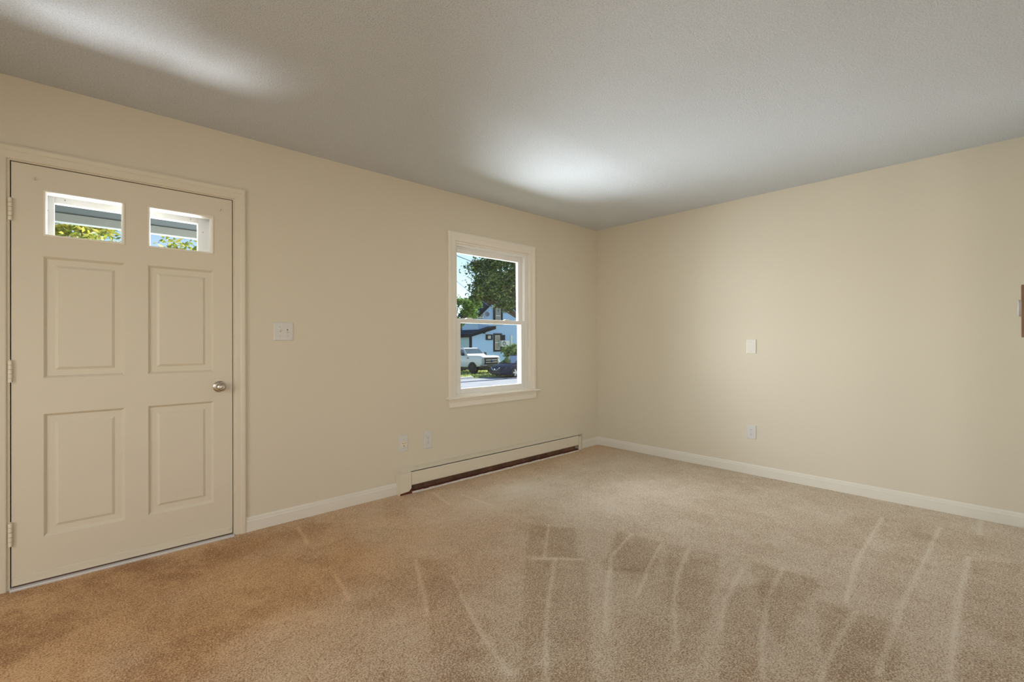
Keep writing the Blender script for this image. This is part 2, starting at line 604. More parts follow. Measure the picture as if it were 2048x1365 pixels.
CAS = [(0.0, 0.0), (0.0, 0.009), (0.004, 0.011), (0.030, 0.013), (0.036, 0.017), (0.052, 0.019), (0.060, 0.016), (0.060, 0.0)]


def casing_leg(x_in, sgn, z0, z1, mitre_top, wd, material, parent):
    k = wd/0.060
    r0 = [(x_in+sgn*o*k, -d, z0) for o, d in CAS]
    r1 = [(x_in+sgn*o*k, -d, z1+(o*k if mitre_top else 0)) for o, d in CAS]
    return MB().rings([r0, r1]).build('casing', material, parent)


def casing_head(x0, x1, z, wd, material, parent):
    k = wd/0.060
    r0 = [(x0-o*k, -d, z+o*k) for o, d in CAS]
    r1 = [(x1+o*k, -d, z+o*k) for o, d in CAS]
    return MB().rings([r0, r1]).build('casing', material, parent)


# ------------------------------------------------------------------ entry door
tr = empty('trim_1', ((DX0+DX1)/2, 0, 0))
tag(tr, 'cream door casing and jamb framing the entry door', 'door frame', kind='structure')
casing_leg(-4.571, -1, 0, 2.046, True, 0.058, M['trim'], tr)
casing_leg(-3.629, 1, 0, 2.046, True, 0.058, M['trim'], tr)
casing_head(-4.571, -3.629, 2.046, 0.066, M['trim'], tr)
for a, b_ in ((DX0, -4.560), (-3.636, DX1)):
    MB().box(a, b_, -0.001, 0.15, 0, DZ).build('jamb', M['trim'], tr)
MB().box(-4.560, -3.636, -0.001, 0.15, 2.040, DZ).build('jamb', M['trim'], tr)
MB().box(-4.560, -4.548, 0.050, 0.09, 0.02, 2.04).build('door_stop', M['brush'], tr)
MB().box(-3.648, -3.636, 0.050, 0.09, 0.02, 2.04).build('door_stop', M['brush'], tr)
MB().box(-4.548, -3.648, 0.050, 0.09, 2.028, 2.04).build('door_stop', M['brush'], tr)
sill = MB().box(-4.560, -3.636, -0.030, 0.15, -0.01, 0.010)
tag(sill.build('trim_2', M['alu'], bevel=0.003), 'pale metal threshold under the entry door', 'threshold', kind='structure')

door = empty('door_1', (-4.098, 0.02, 0.0))
tag(door, 'cream six-panel entry door with two small glass lights at the top', 'door', kind='structure')
SX0, SX1, SZ0, SZ1 = -4.556, -3.640, 0.014, 2.036
FY = 0.004    # face of the slab
cx = [(-4.448, -4.142), (-4.044, -3.737)]
rz = [(0.222, 0.823), (0.998, 1.598), (1.697, 1.922)]
s = MB()
xb = [SX0, cx[0][0], cx[0][1], cx[1][0], cx[1][1], SX1]
for i in (0, 2, 4):
    s.box(xb[i], xb[i+1], FY, FY+0.044, SZ0, SZ1)
zb = [SZ0, rz[0][0], rz[0][1], rz[1][0], rz[1][1], rz[2][0], rz[2][1], SZ1]
for (a, b_) in cx:
    for k in (0, 2, 4, 6):
        s.box(a, b_, FY, FY+0.044, zb[k], zb[k+1])
s.build('slab', M['trim'], door)


def ring_panel(x0, x1, z0, z1, steps):
    """steps: (inset, depth)"""
    out = []
    for i, d in steps:
        out.append([(x0+i, FY+d, z0+i), (x1-i, FY+d, z0+i), (x1-i, FY+d, z1-i), (x0+i, FY+d, z1-i)])
    return MB().rings(out, cap0=False)


for (a, b_) in cx:
    for (z0, z1) in rz[:2]:
        ring_panel(a, b_, z0, z1, [(0, 0.0), (0.004, 0.004), (0.011, 0.013), (0.014, 0.0135), (0.040, 0.0135), (0.050, 0.008), (0.052, 0.0065)]).build('panel', M['trim'], door)
    z0, z1 = rz[2]
    fr_ = ring_panel(a, b_, z0, z1, [(0, 0.0), (0.0, -0.004), (0.006, -0.005), (0.010, 0.004), (0.012, 0.016), (0.012, 0.044)])
    fr_.f = fr_.f[:-1]
    bead = fr_.build('glazing_bead', M['wtrim'], door, solid=False)
    MB().box(a+0.006, b_-0.006, FY+0.018, FY+0.022, z0+0.006, z1-0.006).build('glass_pane', M['glass'], door)
MB().box(SX0+0.004, SX1-0.004, FY-0.007, FY, 0.016, 0.056).build('door_sweep', M['trim'], door, bevel=0.003)
MB().box(SX0+0.004, SX1-0.004, FY-0.004, FY+0.03, 0.0105, 0.017).build('sweep_blade', M['brush'], door)
for x in (-4.47, -4.28, -4.09, -3.90, -3.655):
    MB().lathe((x, FY-0.0065, 0.040), (0, -1, 0), [(0, 0.0035), (0.0015, 0.003), (0.002, 0.0)], 10).build('screw', M['screw'] if x > -3.7 else M['trim'], door)
for (z0, z1) in ((1.753, 1.859), (0.984, 1.088), (0.209, 0.320)):
    h = MB()
    n = 5
    dz = (z1-z0)/n
    for k in range(n):
        h.lathe((-4.559, -0.006, z0+k*dz+0.0008), (0, 0, 1), [(0, 0.0068), (0, 0.0075), (dz-0.0016, 0.0075), (dz-0.0016, 0.0068)], 14)
    hg = h.build('hinge', M['hinge'], door, smooth=True)
    MB().box(-4.5575, -4.5555, -0.003, 0.03, z0, z1).build('hinge_leaf', M['hinge'], hg)
    MB().lathe((-4.559, -0.006, z1), (0, 0, 1), [(0, 0.004), (0.003, 0.005), (0.005, 0.0)], 10).build('hinge_pin', M['hinge'], hg)
# knob
kx, kz = -3.708, 0.908
MB().lathe((kx, FY, kz), (0, -1, 0), [(0, 0.033), (0.004, 0.033), (0.009, 0.027), (0.011, 0.016), (0.011, 0)], 32).build('knob_rose', M['steel'], door, smooth=True)
kn = MB().lathe((kx, FY-0.010, kz), (0, -1, 0), [(0, 0.013), (0.016, 0.012), (0.022, 0.018), (0.030, 0.0255), (0.040, 0.0275), (0.050, 0.0255), (0.057, 0.020), (0.060, 0.013), (0.0595, 0.0115), (0.0585, 0.011), (0.0585, 0)], 32).build('knob', M['steel'], door, smooth=True)
MB().lathe((kx, FY-0.0665, kz), (0, -1, 0), [(0, 0.0095), (0.003, 0.0095), (0.004, 0.008), (0.004, 0)], 24).build('knob_button', M['steel'], kn, smooth=True)
MB().box(-3.6405, -3.6385, 0.008, 0.04, 0.88, 0.94).build('latch_plate', M['steel'], door)
# painted-over curtain hooks near the top corners
for u, v in ((69, 360), (440, 422)):
    q = at_y(u, v, FY)
    MB().tube([(q.x, FY, q.z), (q.x, FY-0.010, q.z), (q.x+0.002, FY-0.014, q.z+0.004), (q.x+0.002, FY-0.014, q.z+0.009)], 0.0028, 8).build('curtain_hook', M['trim'], door, smooth=True)

# storm door outside
sd = empty('door_2', (-4.10, 0.12, 0.0))
tag(sd, 'white storm door seen through the two door lights', 'storm door', kind='structure')
MB().box(-4.56, -4.470, 0.088, 0.150, 0.01, 2.04).build('outer_frame', M['white_ext'], sd, bevel=0.003)
MB().box(-3.740, -3.636, 0.088, 0.150, 0.01, 2.04).build('outer_frame', M['white_ext'], sd, bevel=0.003)
MB().box(-4.470, -3.740, 0.088, 0.150, 1.945, 2.04).build('outer_frame', M['white_ext'], sd, bevel=0.003)
MB().box(-4.475, -4.413, 0.105, 0.140, 0.02, 1.950).build('stile', M['white_ext'], sd, bevel=0.003)
MB().box(-3.800, -3.735, 0.105, 0.140, 0.02, 1.950).build('stile', M['white_ext'], sd, bevel=0.003)
MB().box(-4.413, -3.800, 0.105, 0.140, 1.888, 1.950).build('top_rail', M['white_ext'], sd, bevel=0.003)
MB().box(-4.413, -3.800, 0.105, 0.140, 0.02, 0.20).build('bottom_rail', M['white_ext'], sd, bevel=0.003)
MB().box(-4.418, -3.795, 0.120, 0.124, 0.195, 1.893).build('glass_pane', M['glass'], sd)
for u, v in ((130, 401), (95, 421), (381, 439), (406, 465)):
    q = at_y(u, v, 0.105)
    MB().lathe((q.x, 0.105, q.z), (0, -1, 0), [(0, 0.004), (0.002, 0.0035), (0.0025, 0)], 10).build('screw', M['screw'], sd)

# ------------------------------------------------------------------ window
win = empty('window_1', ((WX0+WX1)/2, 0.05, 0.62))
tag(win, 'white double-hung window with wooden casing, stool and apron', 'window', kind='structure')
casing_leg(WX0+0.002, -1, 0.705, 2.035, True, 0.075, M['wtrim'], win)
casing_leg(WX1-0.002, 1, 0.705, 2.035, True, 0.075, M['wtrim'], win)
casing_head(WX0+0.002, WX1-0.002, 2.035, 0.075, M['wtrim'], win)
MB().box(-2.078, -0.972, -0.045, 0.03, 0.687, 0.707).build('stool', M['wtrim'], win, bevel=0.007, seg=3)
ap = [(0, 0.612), (-0.010, 0.612), (-0.014, 0.620), (-0.014, 0.660), (-0.019, 0.668), (-0.019, 0.687), (0, 0.687)]
MB().rings([[(x, d, z) for d, z in ap] for x in (-2.048, -1.012)]).build('apron', M['wtrim'], win)
# jamb liners and head: stepped tracks
JL, JR = WX0, WX1


def frame_ring(x0, x1, z0, z1, y0, y1, t, tb=None, tt=None, tr_=None):
    tr_ = t if tr_ is None else tr_
    tb = t if tb is None else tb
    tt = t if tt is None else tt
    o = MB()
    o.box(x0, x0+t, y0, y1, z0, z1).box(x1-tr_, x1, y0, y1, z0, z1)
    o.box(x0+t, x1-tr_, y0, y1, z0, z0+tb).box(x0+t, x1-tr_, y0, y1, z1-tt, z1)
    return o


frame_ring(WX0, WX1, 0.690, 2.035, 0.0, 0.015, 0.010, 0.03, 0.016).build('frame', M['wtrim'], win, bevel=0.002)
frame_ring(WX0, WX1, 0.690, 2.035, 0.015, 0.052, 0.028, 0.035, 0.035, 0.052).build('frame', M['vinyl'], win, bevel=0.002)
frame_ring(WX0, WX1, 0.690, 2.035, 0.052, 0.085, 0.022, 0.035, 0.052, 0.060).build('frame', M['vinyl'], win, bevel=0.002)
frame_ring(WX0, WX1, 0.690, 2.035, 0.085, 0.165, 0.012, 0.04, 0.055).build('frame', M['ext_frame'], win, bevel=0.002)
# lower sash (room side)
ls = frame_ring(-1.957, -1.145, 0.722, 1.372, 0.016, 0.050, 0.044, 0.044, 0.036).build('sash', M['vinyl'], win, bevel=0.004)
MB().box(-1.93, -1.17, 0.031, 0.035, 0.755, 1.345).build('glass_pane', M['glass'], ls)
us = frame_ring(-1.963, -1.153, 1.340, 1.985, 0.054, 0.084, 0.040, 0.036, 0.038).build('sash', M['vinyl'], win, bevel=0.004)
MB().box(-1.935, -1.18, 0.067, 0.071, 1.365, 1.955).build('glass_pane', M['glass'], us)
for u in (938, 1014):
    q = at_y(u, 636, 0.035)
    MB().hexa([(q.x-0.048, 0.022, 1.372), (q.x+0.048, 0.022, 1.372), (q.x+0.048, 0.05, 1.372), (q.x-0.048, 0.05, 1.372)],
              [(q.x-0.022, 0.026, 1.384), (q.x+0.022, 0.026, 1.384), (q.x+0.022, 0.046, 1.384), (q.x-0.022, 0.046, 1.384)]).build('sash_lock', M['vinyl'], ls, bevel=0.003)

# windows behind the camera
for i, (kind_, a, b_) in enumerate((('y', -5.7, -4.0), ('y', -3.2, -1.5), ('x', -5.65, -4.15), ('x', -2.65, -1.15))):
    e_ = empty('window_%d' % (i+2), ((a+b_)/2, YB, 0.75) if kind_ == 'y' else (XL, (a+b_)/2, 0.75))
    o = MB()
    for (p0, p1, z0, z1) in ((a, a+0.05, 0.75, 2.15), (b_-0.05, b_, 0.75, 2.15), (a+0.05, b_-0.05, 0.75, 0.80), (a+0.05, b_-0.05, 2.10, 2.15), (a+0.05, b_-0.05, 1.43, 1.47)):
        if kind_ == 'y':
            o.box(p0, p1, YB-0.10, YB-0.04, z0, z1)
        else:
            o.box(XL-0.10, XL-0.04, p0, p1, z0, z1)
    o.build('frame', M['vinyl'], e_)
    tag(e_, ['left one of two white windows behind the camera', 'right one of two white windows behind the camera', 'white window in the side wall behind the camera', 'white window in the side wall left of the view'][i], 'window', kind='structure')

# ------------------------------------------------------------------ baseboard heater
ht = empty('baseboard_heater', (-1.45, -0.03, 0))
tag(ht, 'long cream metal baseboard heater with rusty fins under the window', 'heater')
HX0, HX1 = -2.545, -0.355
HD = 0.058
# back plate and sloped top
bp = [(-0.001, 0.0), (-0.006, 0.0), (-0.006, 0.176), (-HD+0.004, 0.170), (-HD+0.004, 0.174), (-0.008, 0.190), (-0.001, 0.190)]
MB().rings([[(x, d, z) for d, z in bp] for x in (HX0+0.002, HX1-0.002)]).build('back_plate', M['heater'], ht)
fp = [(-HD, 0.163), (-HD-0.004, 0.158), (-HD-0.004, 0.066), (-HD+0.008, 0.058), (-HD+0.009, 0.060), (-HD, 0.068), (-HD, 0.160)]
MB().rings([[(x, d, z) for d, z in fp] for x in (-2.443, -0.418)]).build('front_cover', M['heater'], ht)
# left end cap
ec = MB()
fy = -HD-0.008
ec.add([(HX0, fy, 0.016), (-2.468, fy, 0.022), (-2.447, fy, 0.042), (-2.447, fy, 0.166), (HX0, fy, 0.166),
        (HX0, -0.008, 0.192), (-2.447, -0.008, 0.192), (HX0, -0.001, 0.192), (-2.447, -0.001, 0.192), (HX0, -0.001, 0.0), (-2.447, -0.001, 0.042), (-2.468, -0.001, 0.022), (HX0, fy, 0.0)],
       [(0, 1, 2, 3, 4), (4, 3, 6, 5), (5, 6, 8, 7), (4, 5, 7, 9, 12, 0), (2, 10, 8, 6, 3), (1, 11, 10, 2)])
ec.build('end_cap', M['heater'], ht)
MB().box(HX0+0.003, -2.44, -HD-0.002, -0.004, 0.0, 0.030).build('rusty_base', M['rust_red'], ht)
# narrow right end, loose, showing dark gaps
ec = MB()
ec.add([(-0.412, -HD-0.003, 0.012), (-0.366, -HD-0.003, 0.004), (-0.366, -HD-0.003, 0.150), (-0.392, -HD-0.003, 0.158), (-0.412, -HD-0.003, 0.150),
        (-0.412, -HD, 0.012), (-0.366, -HD, 0.004), (-0.366, -HD, 0.150), (-0.392, -HD, 0.158), (-0.412, -HD, 0.150)],
       [(4, 3, 2, 1, 0), (5, 6, 7, 8, 9), (0, 1, 6, 5), (1, 2, 7, 6), (2, 3, 8, 7), (3, 4, 9, 8), (4, 0, 5, 9)])
ec.build('end_cap', M['heater'], ht)
MB().box(-0.358, HX1, -HD-0.004, -0.001, 0.0, 0.172).build('end_plate', M['heater'], ht)
# fins, pipe, bottom rail
fn = MB()
x = -2.43
rnd = random.Random(3)
while x < -0.46:
    t = rnd.uniform(-0.002, 0.002)
    fn.hexa([(x, -0.050, 0.022), (x+0.002, -0.050, 0.022), (x+0.002, -0.012, 0.022), (x, -0.012, 0.022)],
            [(x+t, -0.050, 0.105), (x+t+0.002, -0.050, 0.105), (x+t+0.002, -0.012, 0.105), (x+t, -0.012, 0.105)])
    x += 0.0095
tag(fn.build('fin_row', M['rust'], ht, solid=False), kind='stuff')
MB().tube([(-2.45, -0.03, 0.07), (-0.40, -0.03, 0.07)], 0.011, 10).build('pipe', M['rust_red'], ht, smooth=True)
MB().box(-2.445, -0.40, -0.050, -0.006, 0.004, 0.016).build('inner_pan', M['rust_red'], ht)
rl = MB()
n = 40
for k in range(n):
    x0 = -2.438+k*(2.03/n)
    j = rnd.uniform(-0.002, 0.002)
    rl.box(x0, x0+2.03/n, -HD-0.006, -HD+0.002, 0.0, 0.012+j)
rl.build('bottom_rail', M['chip'], ht)

# ------------------------------------------------------------------ wall plates


def plate_front(name, cxp, cz, wd, hh, label, cat, group=None):
    e_ = empty(name, (cxp, -0.003, cz-hh/2))
    r = [[(cxp-wd/2, 0, cz-hh/2), (cxp+wd/2, 0, cz-hh/2), (cxp+wd/2, 0, cz+hh/2), (cxp-wd/2, 0, cz+hh/2)]]
    for i, d in ((0.0, 0.003), (0.003, 0.006), (0.006, 0.0065)):
        r.append([(cxp-wd/2+i, -d, cz-hh/2+i), (cxp+wd/2-i, -d, cz-hh/2+i), (cxp+wd/2-i, -d, cz+hh/2-i), (cxp-wd/2+i, -d, cz+hh/2-i)])
    MB().rings(r).build('plate', M['plate'], e_)
    tag(e_, label, cat, group)
    return e_


def screw_at(x, z, parent, y=-0.0065, r=0.003, material=None):
    return MB().lathe((x, y, z), (0, -1, 0), [(0, r), (0.001, r*0.9), (0.0012, 0)], 10).build('screw', material or M['screw'], parent)


sw = plate_front('light_switch', -3.350, 1.2425, 0.118, 0.118, 'white double switch plate on the wall beside the entry door', 'light switch')
for x in (-3.373, -3.327):
    for z in (1.2425+0.030, 1.2425-0.030):
        screw_at(x, z, sw)
    MB().box(x-0.005, x+0.005, -0.0068, -0.006, 1.2425-0.0125, 1.2425+0.0125).build('toggle_slot', M['ivory'], sw)
    up = x < -3.35
    zc = 1.2425
    tip = 0.010 if up else -0.010
    MB().hexa([(x-0.004, -0.006, zc-0.006), (x+0.004, -0.006, zc-0.006), (x+0.004, -0.006, zc+0.006), (x-0.004, -0.006, zc+0.006)],
              [(x-0.003, -0.018, zc+tip-0.004), (x+0.003, -0.018, zc+tip-0.004), (x+0.003, -0.016, zc+tip+0.004), (x-0.003, -0.016, zc+tip+0.004)]).build('toggle', M['plate'], sw)
q = MB().lathe((-3.327, -0.0064, 1.2535), (0, -1, 0), [(0, 0.0045), (0.0006, 0.0045), (0.0006, 0)], 14).build('pilot_dot', M['wood'], sw)


def duplex(e_, cxp, cz, f):
    """receptacle faces; f maps (along wall, out, z) to world"""
    for s_ in (1, -1):
        zc = cz+s_*0.0195
        seg = 24
        ring = []
        for k in range(seg):
            a = 2*PI*k/seg
            ring.append((0.0172*math.cos(a), max(-0.0125, min(0.0125, 0.0172*math.sin(a)))))
        fa = MB().rings([[f(px, 0.006, zc+pz) for px, pz in ring], [f(px*0.96, 0.0082, zc+pz*0.96) for px, pz in ring]]).build('receptacle', M['plate'], e_)
        for dx, hh in ((-0.0063, 0.0042), (0.0063, 0.0034)):
            MB().prism([f(dx-0.001, 0.0080, zc+0.003-hh), f(dx+0.001, 0.0080, zc+0.003-hh), f(dx+0.001, 0.0080, zc+0.003+hh), f(dx-0.001, 0.0080, zc+0.003+hh)],
                       Vector(f(0, 0.0005, 0))-Vector(f(0, 0, 0))).build('slot', M['dark'], fa)
        a0, a1 = Vector(f(0, 0.0080, zc-0.0068)), Vector(f(0, 0.0086, zc-0.0068))
        MB().lathe(a0, a1-a0, [(0, 0.0024), (0.0005, 0.0024), (0.0005, 0)], 12).build('slot', M['dark'], fa)


o2 = plate_front('wall_outlet', -2.258, 0.378, 0.076, 0.140, 'white duplex outlet left of the window, right one of the pair above the heater', 'outlet')
duplex(o2, -2.258, 0.378, lambda a, d, z: (-2.258+a, -d, z))
screw_at(-2.258, 0.378, o2)
o1 = plate_front('round_outlet', -2.480, 0.383, 0.078, 0.130, 'white plate with round ivory heater socket, left one of the pair above the heater', 'outlet')
rf = MB().lathe((-2.480, -0.006, 0.376), (0, -1, 0), [(0, 0.027), (0.003, 0.027), (0.005, 0.0255), (0.005, 0)], 36).build('receptacle', M['ivory'], o1, smooth=True)
for dx in (-0.0095, 0.0095):
    MB().box(-2.480+dx-0.0055, -2.480+dx+0.0055, -0.0118, -0.0112, 0.3835, 0.3865).build('slot', M['dark'], rf)
MB().lathe((-2.480, -0.0112, 0.363), (0, -1, 0), [(0, 0.0042), (0.0006, 0.0042), (0.0006, 0)], 14).build('slot', M['dark'], rf)
screw_at(-2.480, 0.375, rf, y=-0.0112, r=0.0025, material=M['dark'])
screw_at(-2.480, 0.413, o1)
screw_at(-2.480, 0.345, o1)


def plate_right(name, cy, cz, wd, hh, label, cat, material):
    e_ = empty(name, (-0.003, cy, cz-hh/2))
    r = [[(0, cy-wd/2, cz-hh/2), (0, cy+wd/2, cz-hh/2), (0, cy+wd/2, cz+hh/2), (0, cy-wd/2, cz+hh/2)]]
    for i, d in ((0.0, 0.003), (0.003, 0.006), (0.006, 0.0065)):
        r.append([(-d, cy-wd/2+i, cz-hh/2+i), (-d, cy+wd/2-i, cz-hh/2+i), (-d, cy+wd/2-i, cz+hh/2-i), (-d, cy-wd/2+i, cz+hh/2-i)])
    MB().rings(r).build('plate', material, e_)
    tag(e_, label, cat)
    return e_


bpz = plate_right('blank_plate', -1.664, 1.122, 0.080, 0.126, 'cream blank cover plate midway up the right wall', 'wall plate', M['ivory'] if False else mat('cream_plate', (0.76, 0.735, 0.67), 0.35))
for z in (1.122+0.042, 1.122-0.042):
    MB().lathe((-0.0065, -1.664, z), (-1, 0, 0), [(0, 0.003), (0.001, 0.0027), (0.0012, 0)], 10).build('screw', M['screw'], bpz)
o3 = plate_right('wall_outlet', -1.660, 0.372, 0.080, 0.122, 'white duplex outlet low on the right wall under the blank plate', 'outlet', M['plate'])
duplex(o3, -1.660, 0.372, lambda a, d, z: (-d, -1.660-a, z))
MB().lathe((-0.0065, -1.660, 0.372), (-1, 0, 0), [(0, 0.003), (0.001, 0.0027), (0.0012, 0)], 10).build('screw', M['screw'], o3)

# thermostat on the return wall, edge-on at the right border
TX = -0.42
th = empty('thermostat', (TX, YR, 1.19))
tag(th, 'grey thermostat on a brown wooden board at the right border', 'thermostat')
zt0, zt1 = at_x(2044, 675, TX).z, at_x(2044, 572, TX).z
zd0, zd1 = at_x(2039, 633.5, TX).z, at_x(2039, 600, TX).z
MB().box(TX-0.08, TX+0.08, YR, YR+0.024, zt0, zt1).build('backboard', M['wood'], th, bevel=0.002)
rd = (zd1-zd0)/2
MB().lathe((TX, YR+0.024, (zd0+zd1)/2), (0, 1, 0), [(0, rd), (0.010, rd), (0.014, rd*0.9), (0.014, 0)], 32).build('dial', M['greyplastic'], th, smooth=True)

#EXTERIOR#

# ================================================================== outside
ZG = -1.20
M['asphalt'] = mat('worn_asphalt', (0.36, 0.39, 0.43), 0.9, spec=0.2, var=0.25, var_scale=1.6, bump=0.4, bump_scale=30)
M['concrete'] = mat('pale_concrete', (0.70, 0.68, 0.65), 0.9, spec=0.2, var=0.12, var_scale=3)
M['soil'] = mat('dry_lawn_soil', (0.30, 0.34, 0.14), 0.95, spec=0.1, var=0.3, var_scale=2)
M['siding'] = mat('blue_shade_clapboard', (0.40, 0.62, 0.94), 0.6, var=0.03, var_scale=2)  # white boards with the blue of the open-sky shade put into the colour
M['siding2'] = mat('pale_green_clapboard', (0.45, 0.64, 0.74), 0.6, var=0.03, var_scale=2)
M['roof_blue'] = mat('dark_blue_shingles', (0.03, 0.06, 0.12), 0.9, spec=0.05, var=0.3, var_scale=6)
M['roof_dark'] = mat('charcoal_fascia', (0.014, 0.018, 0.026), 0.8, spec=0.1)
M['trim_dark'] = mat('charcoal_window_trim', (0.02, 0.025, 0.035), 0.7, spec=0.15)
M['pane'] = mat('dark_window_pane', (0.10, 0.15, 0.17), 0.08, spec=0.8)
M['ac'] = mat('white_ac_casing', (0.75, 0.77, 0.78), 0.5)
M['acfan'] = mat('grey_fan_grille', (0.22, 0.25, 0.28), 0.6)
M['bark'] = mat('grey_brown_bark', (0.10, 0.075, 0.055), 0.9, var=0.3, var_scale=5)
M['tyre'] = mat('black_rubber', (0.016, 0.016, 0.018), 0.8)
M['black'] = mat('black_plastic', (0.02, 0.021, 0.024), 0.5)
M['truckpaint'] = mat('white_car_paint', (0.74, 0.77, 0.80), 0.35, coat=0.3)
M['carpaint'] = mat('dark_navy_car_paint', (0.008, 0.020, 0.065), 0.3, spec=0.15, coat=0.08)
M['chrome'] = mat('chrome', (0.80, 0.81, 0.83), 0.12, 1.0)
M['alloy'] = mat('machined_alloy', (0.72, 0.73, 0.75), 0.25, 0.7)
M['lamp'] = mat('clear_headlamp', (0.66, 0.74, 0.82), 0.1, spec=0.9, coat=1.0)
M['cabglass'] = mat('tinted_car_glass', (0.05, 0.085, 0.085), 0.05, spec=0.9, coat=1.0)
M['cabglass'].node_tree.nodes['Principled BSDF'].inputs['IOR'].default_value = 1.6
M['screenglass'] = mat('sky_reflecting_windscreen', (0.04, 0.07, 0.10), 0.05, spec=1.0, coat=1.0)
M['screenglass'].node_tree.nodes['Principled BSDF'].inputs['IOR'].default_value = 3.2
M['badge'] = mat('blue_badge', (0.02, 0.06, 0.25), 0.3)
M['amber'] = mat('amber_lens', (0.7, 0.25, 0.03), 0.3)
M['wire'] = mat('black_cable', (0.03, 0.035, 0.045), 0.7)
M['leaf_dark'] = leaf_mat('dark_green_leaves', [s2l((22, 50, 32)), s2l((44, 82, 44)), s2l((72, 112, 52)), s2l((168, 184, 96))])
M['leaf_mid'] = leaf_mat('bright_green_leaves', [s2l((56, 92, 40)), s2l((100, 140, 58)), s2l((140, 172, 78))])
M['leaf_yellow'] = leaf_mat('yellow_green_leaves', [s2l((96, 128, 50)), s2l((160, 174, 70)), s2l((206, 202, 84)), s2l((228, 206, 104))])
M['leaf_pale'] = leaf_mat('pale_variegated_leaves', [s2l((58, 96, 48)), s2l((96, 140, 66)), s2l((190, 200, 130))])
M['grass'] = leaf_mat('grass_blades', [s2l((110, 134, 60)), s2l((176, 196, 96)), s2l((226, 228, 180))])

# --- ground
KY = 20.75          # far kerb line
struct(MB().box(-45, 60, 11.0, KY, ZG-0.2, ZG), 'road', M['asphalt'], 'grey asphalt street beyond the window', 'road')
struct(MB().box(-45, 60, WT+0.02, 11.0, ZG-0.2, ZG+0.02), 'front_yard', M['soil'], 'our own front yard below the window sill', 'yard')
struct(MB().box(-45, 60, KY+0.18, 75, ZG-0.2, ZG+0.01), 'lawn', M['soil'], 'lawn of the neighbouring white house', 'lawn')
kb = MB()
kc = at_z(940, 757, ZG)
x = -40.0
while x < kc.x:
    kb.box(x, min(x+2.4, kc.x), KY, KY+0.18, ZG-0.1, ZG+0.13)
    x += 2.41
kb2 = kb.build('kerb', M['concrete'], bevel=0.02)
tag(kb2, 'pale concrete kerb at the edge of the neighbour lawn', 'kerb', kind='structure')
gr = MB()
rnd = random.Random(11)
for i in range(9000):
    x = rnd.uniform(7.5, 22)
    y = rnd.uniform(KY+0.2, 27.5)
    h_ = rnd.uniform(0.05, 0.16)
    a = rnd.uniform(0, PI)
    dx, dy = math.cos(a)*0.035, math.sin(a)*0.035
    lx, ly = rnd.uniform(-.08, .08), rnd.uniform(-.08, .08)
    gr.add([(x-dx, y-dy, ZG), (x+dx, y+dy, ZG), (x+lx, y+ly, ZG+h_)], [(0, 1, 2)])
g_ = gr.build('grass', M['grass'], solid=False)
tag(g_, 'unmown grass between the kerb and the white pickup truck', 'grass', kind='stuff')

# --- own eaves: shade the wall and the porch
ev = MB().box(XL-0.6, 0.6, WT, 1.02, 2.50, 2.56)
ev.prism([(XL-0.6, 1.02, 2.56), (XL-0.6, 1.02, 2.64), (XL-0.6, -0.2, 3.3), (XL-0.6, -0.2, 3.2)], (-XL+1.2, 0, 0))
struct(ev, 'house_eave', M['white_ext'], 'white roof eave outside above the window', 'eave')
pr = empty('porch_roof', (-4.4, 1.0, 2.2))
tag(pr, 'grey porch soffit and gutter seen through the door lights', 'porch roof', kind='structure')
MB().box(-6.6, -2.75, WT, 2.02, 2.225, 2.25).build('soffit', M['porch'], pr)
MB().box(-6.6, -2.75, 1.55, 1.60, 2.215, 2.2245).build('soffit_batten', M['porch'], pr)
MB().rings([[(x, y, z) for y, z in ((2.0, 2.158), (2.08, 2.158), (2.12, 2.20), (2.12, 2.29), (2.0, 2.29))] for x in (-6.6, -2.75)]).build('gutter', M['gutter'], pr)
MB().prism([(-6.6, 2.06, 2.25), (-6.6, 2.06, 2.30), (-6.6, WT+0.01, 2.49), (-6.6, WT+0.01, 2.25)], (3.85, 0, 0)).build('roof_deck', M['roof_blue'], pr)
struct(MB().box(-5.4, -2.9, WT, 1.9, ZG-0.1, -0.06), 'porch_floor', M['concrete'], 'concrete porch slab outside the entry door', 'porch')


# --- trees
def foliage(mb_, c, rad, n, size, rnd_, clusters=40, hollow=0.35):
    cs = []
    for _ in range(clusters):
        while True:
            q_ = Vector((rnd_.uniform(-1, 1), rnd_.uniform(-1, 1), rnd_.uniform(-1, 1)))
            if hollow < q_.length < 1:
                break
        cs.append((Vector((c[0]+q_.x*rad[0], c[1]+q_.y*rad[1], c[2]+q_.z*rad[2])), rnd_.uniform(0.55, 1.2)))
    cr_ = max(rad)*1.15/(clusters**(1/3.0))
    for i in range(n):
        cc, k_ = cs[i % clusters]
        d_ = Vector((rnd_.gauss(0, 1), rnd_.gauss(0, 1), rnd_.gauss(0, 0.8)))*cr_*0.42*k_
        p_ = cc+d_
        s_ = size*rnd_.uniform(0.6, 1.4)
        a_ = Vector((rnd_.gauss(0, 1), rnd_.gauss(0, 1), rnd_.gauss(0, 0.6))).normalized()
        b_2 = a_.cross(Vector((rnd_.gauss(0, 1), rnd_.gauss(0, 1), rnd_.gauss(0, 1)))).normalized()
        nn = a_.cross(b_2)
        mb_.add([p_-a_*s_, p_+b_2*s_*0.42+nn*s_*0.1, p_+a_*s_, p_-b_2*s_*0.42+nn*s_*0.1], [(0, 1, 2, 3)])
    return cs


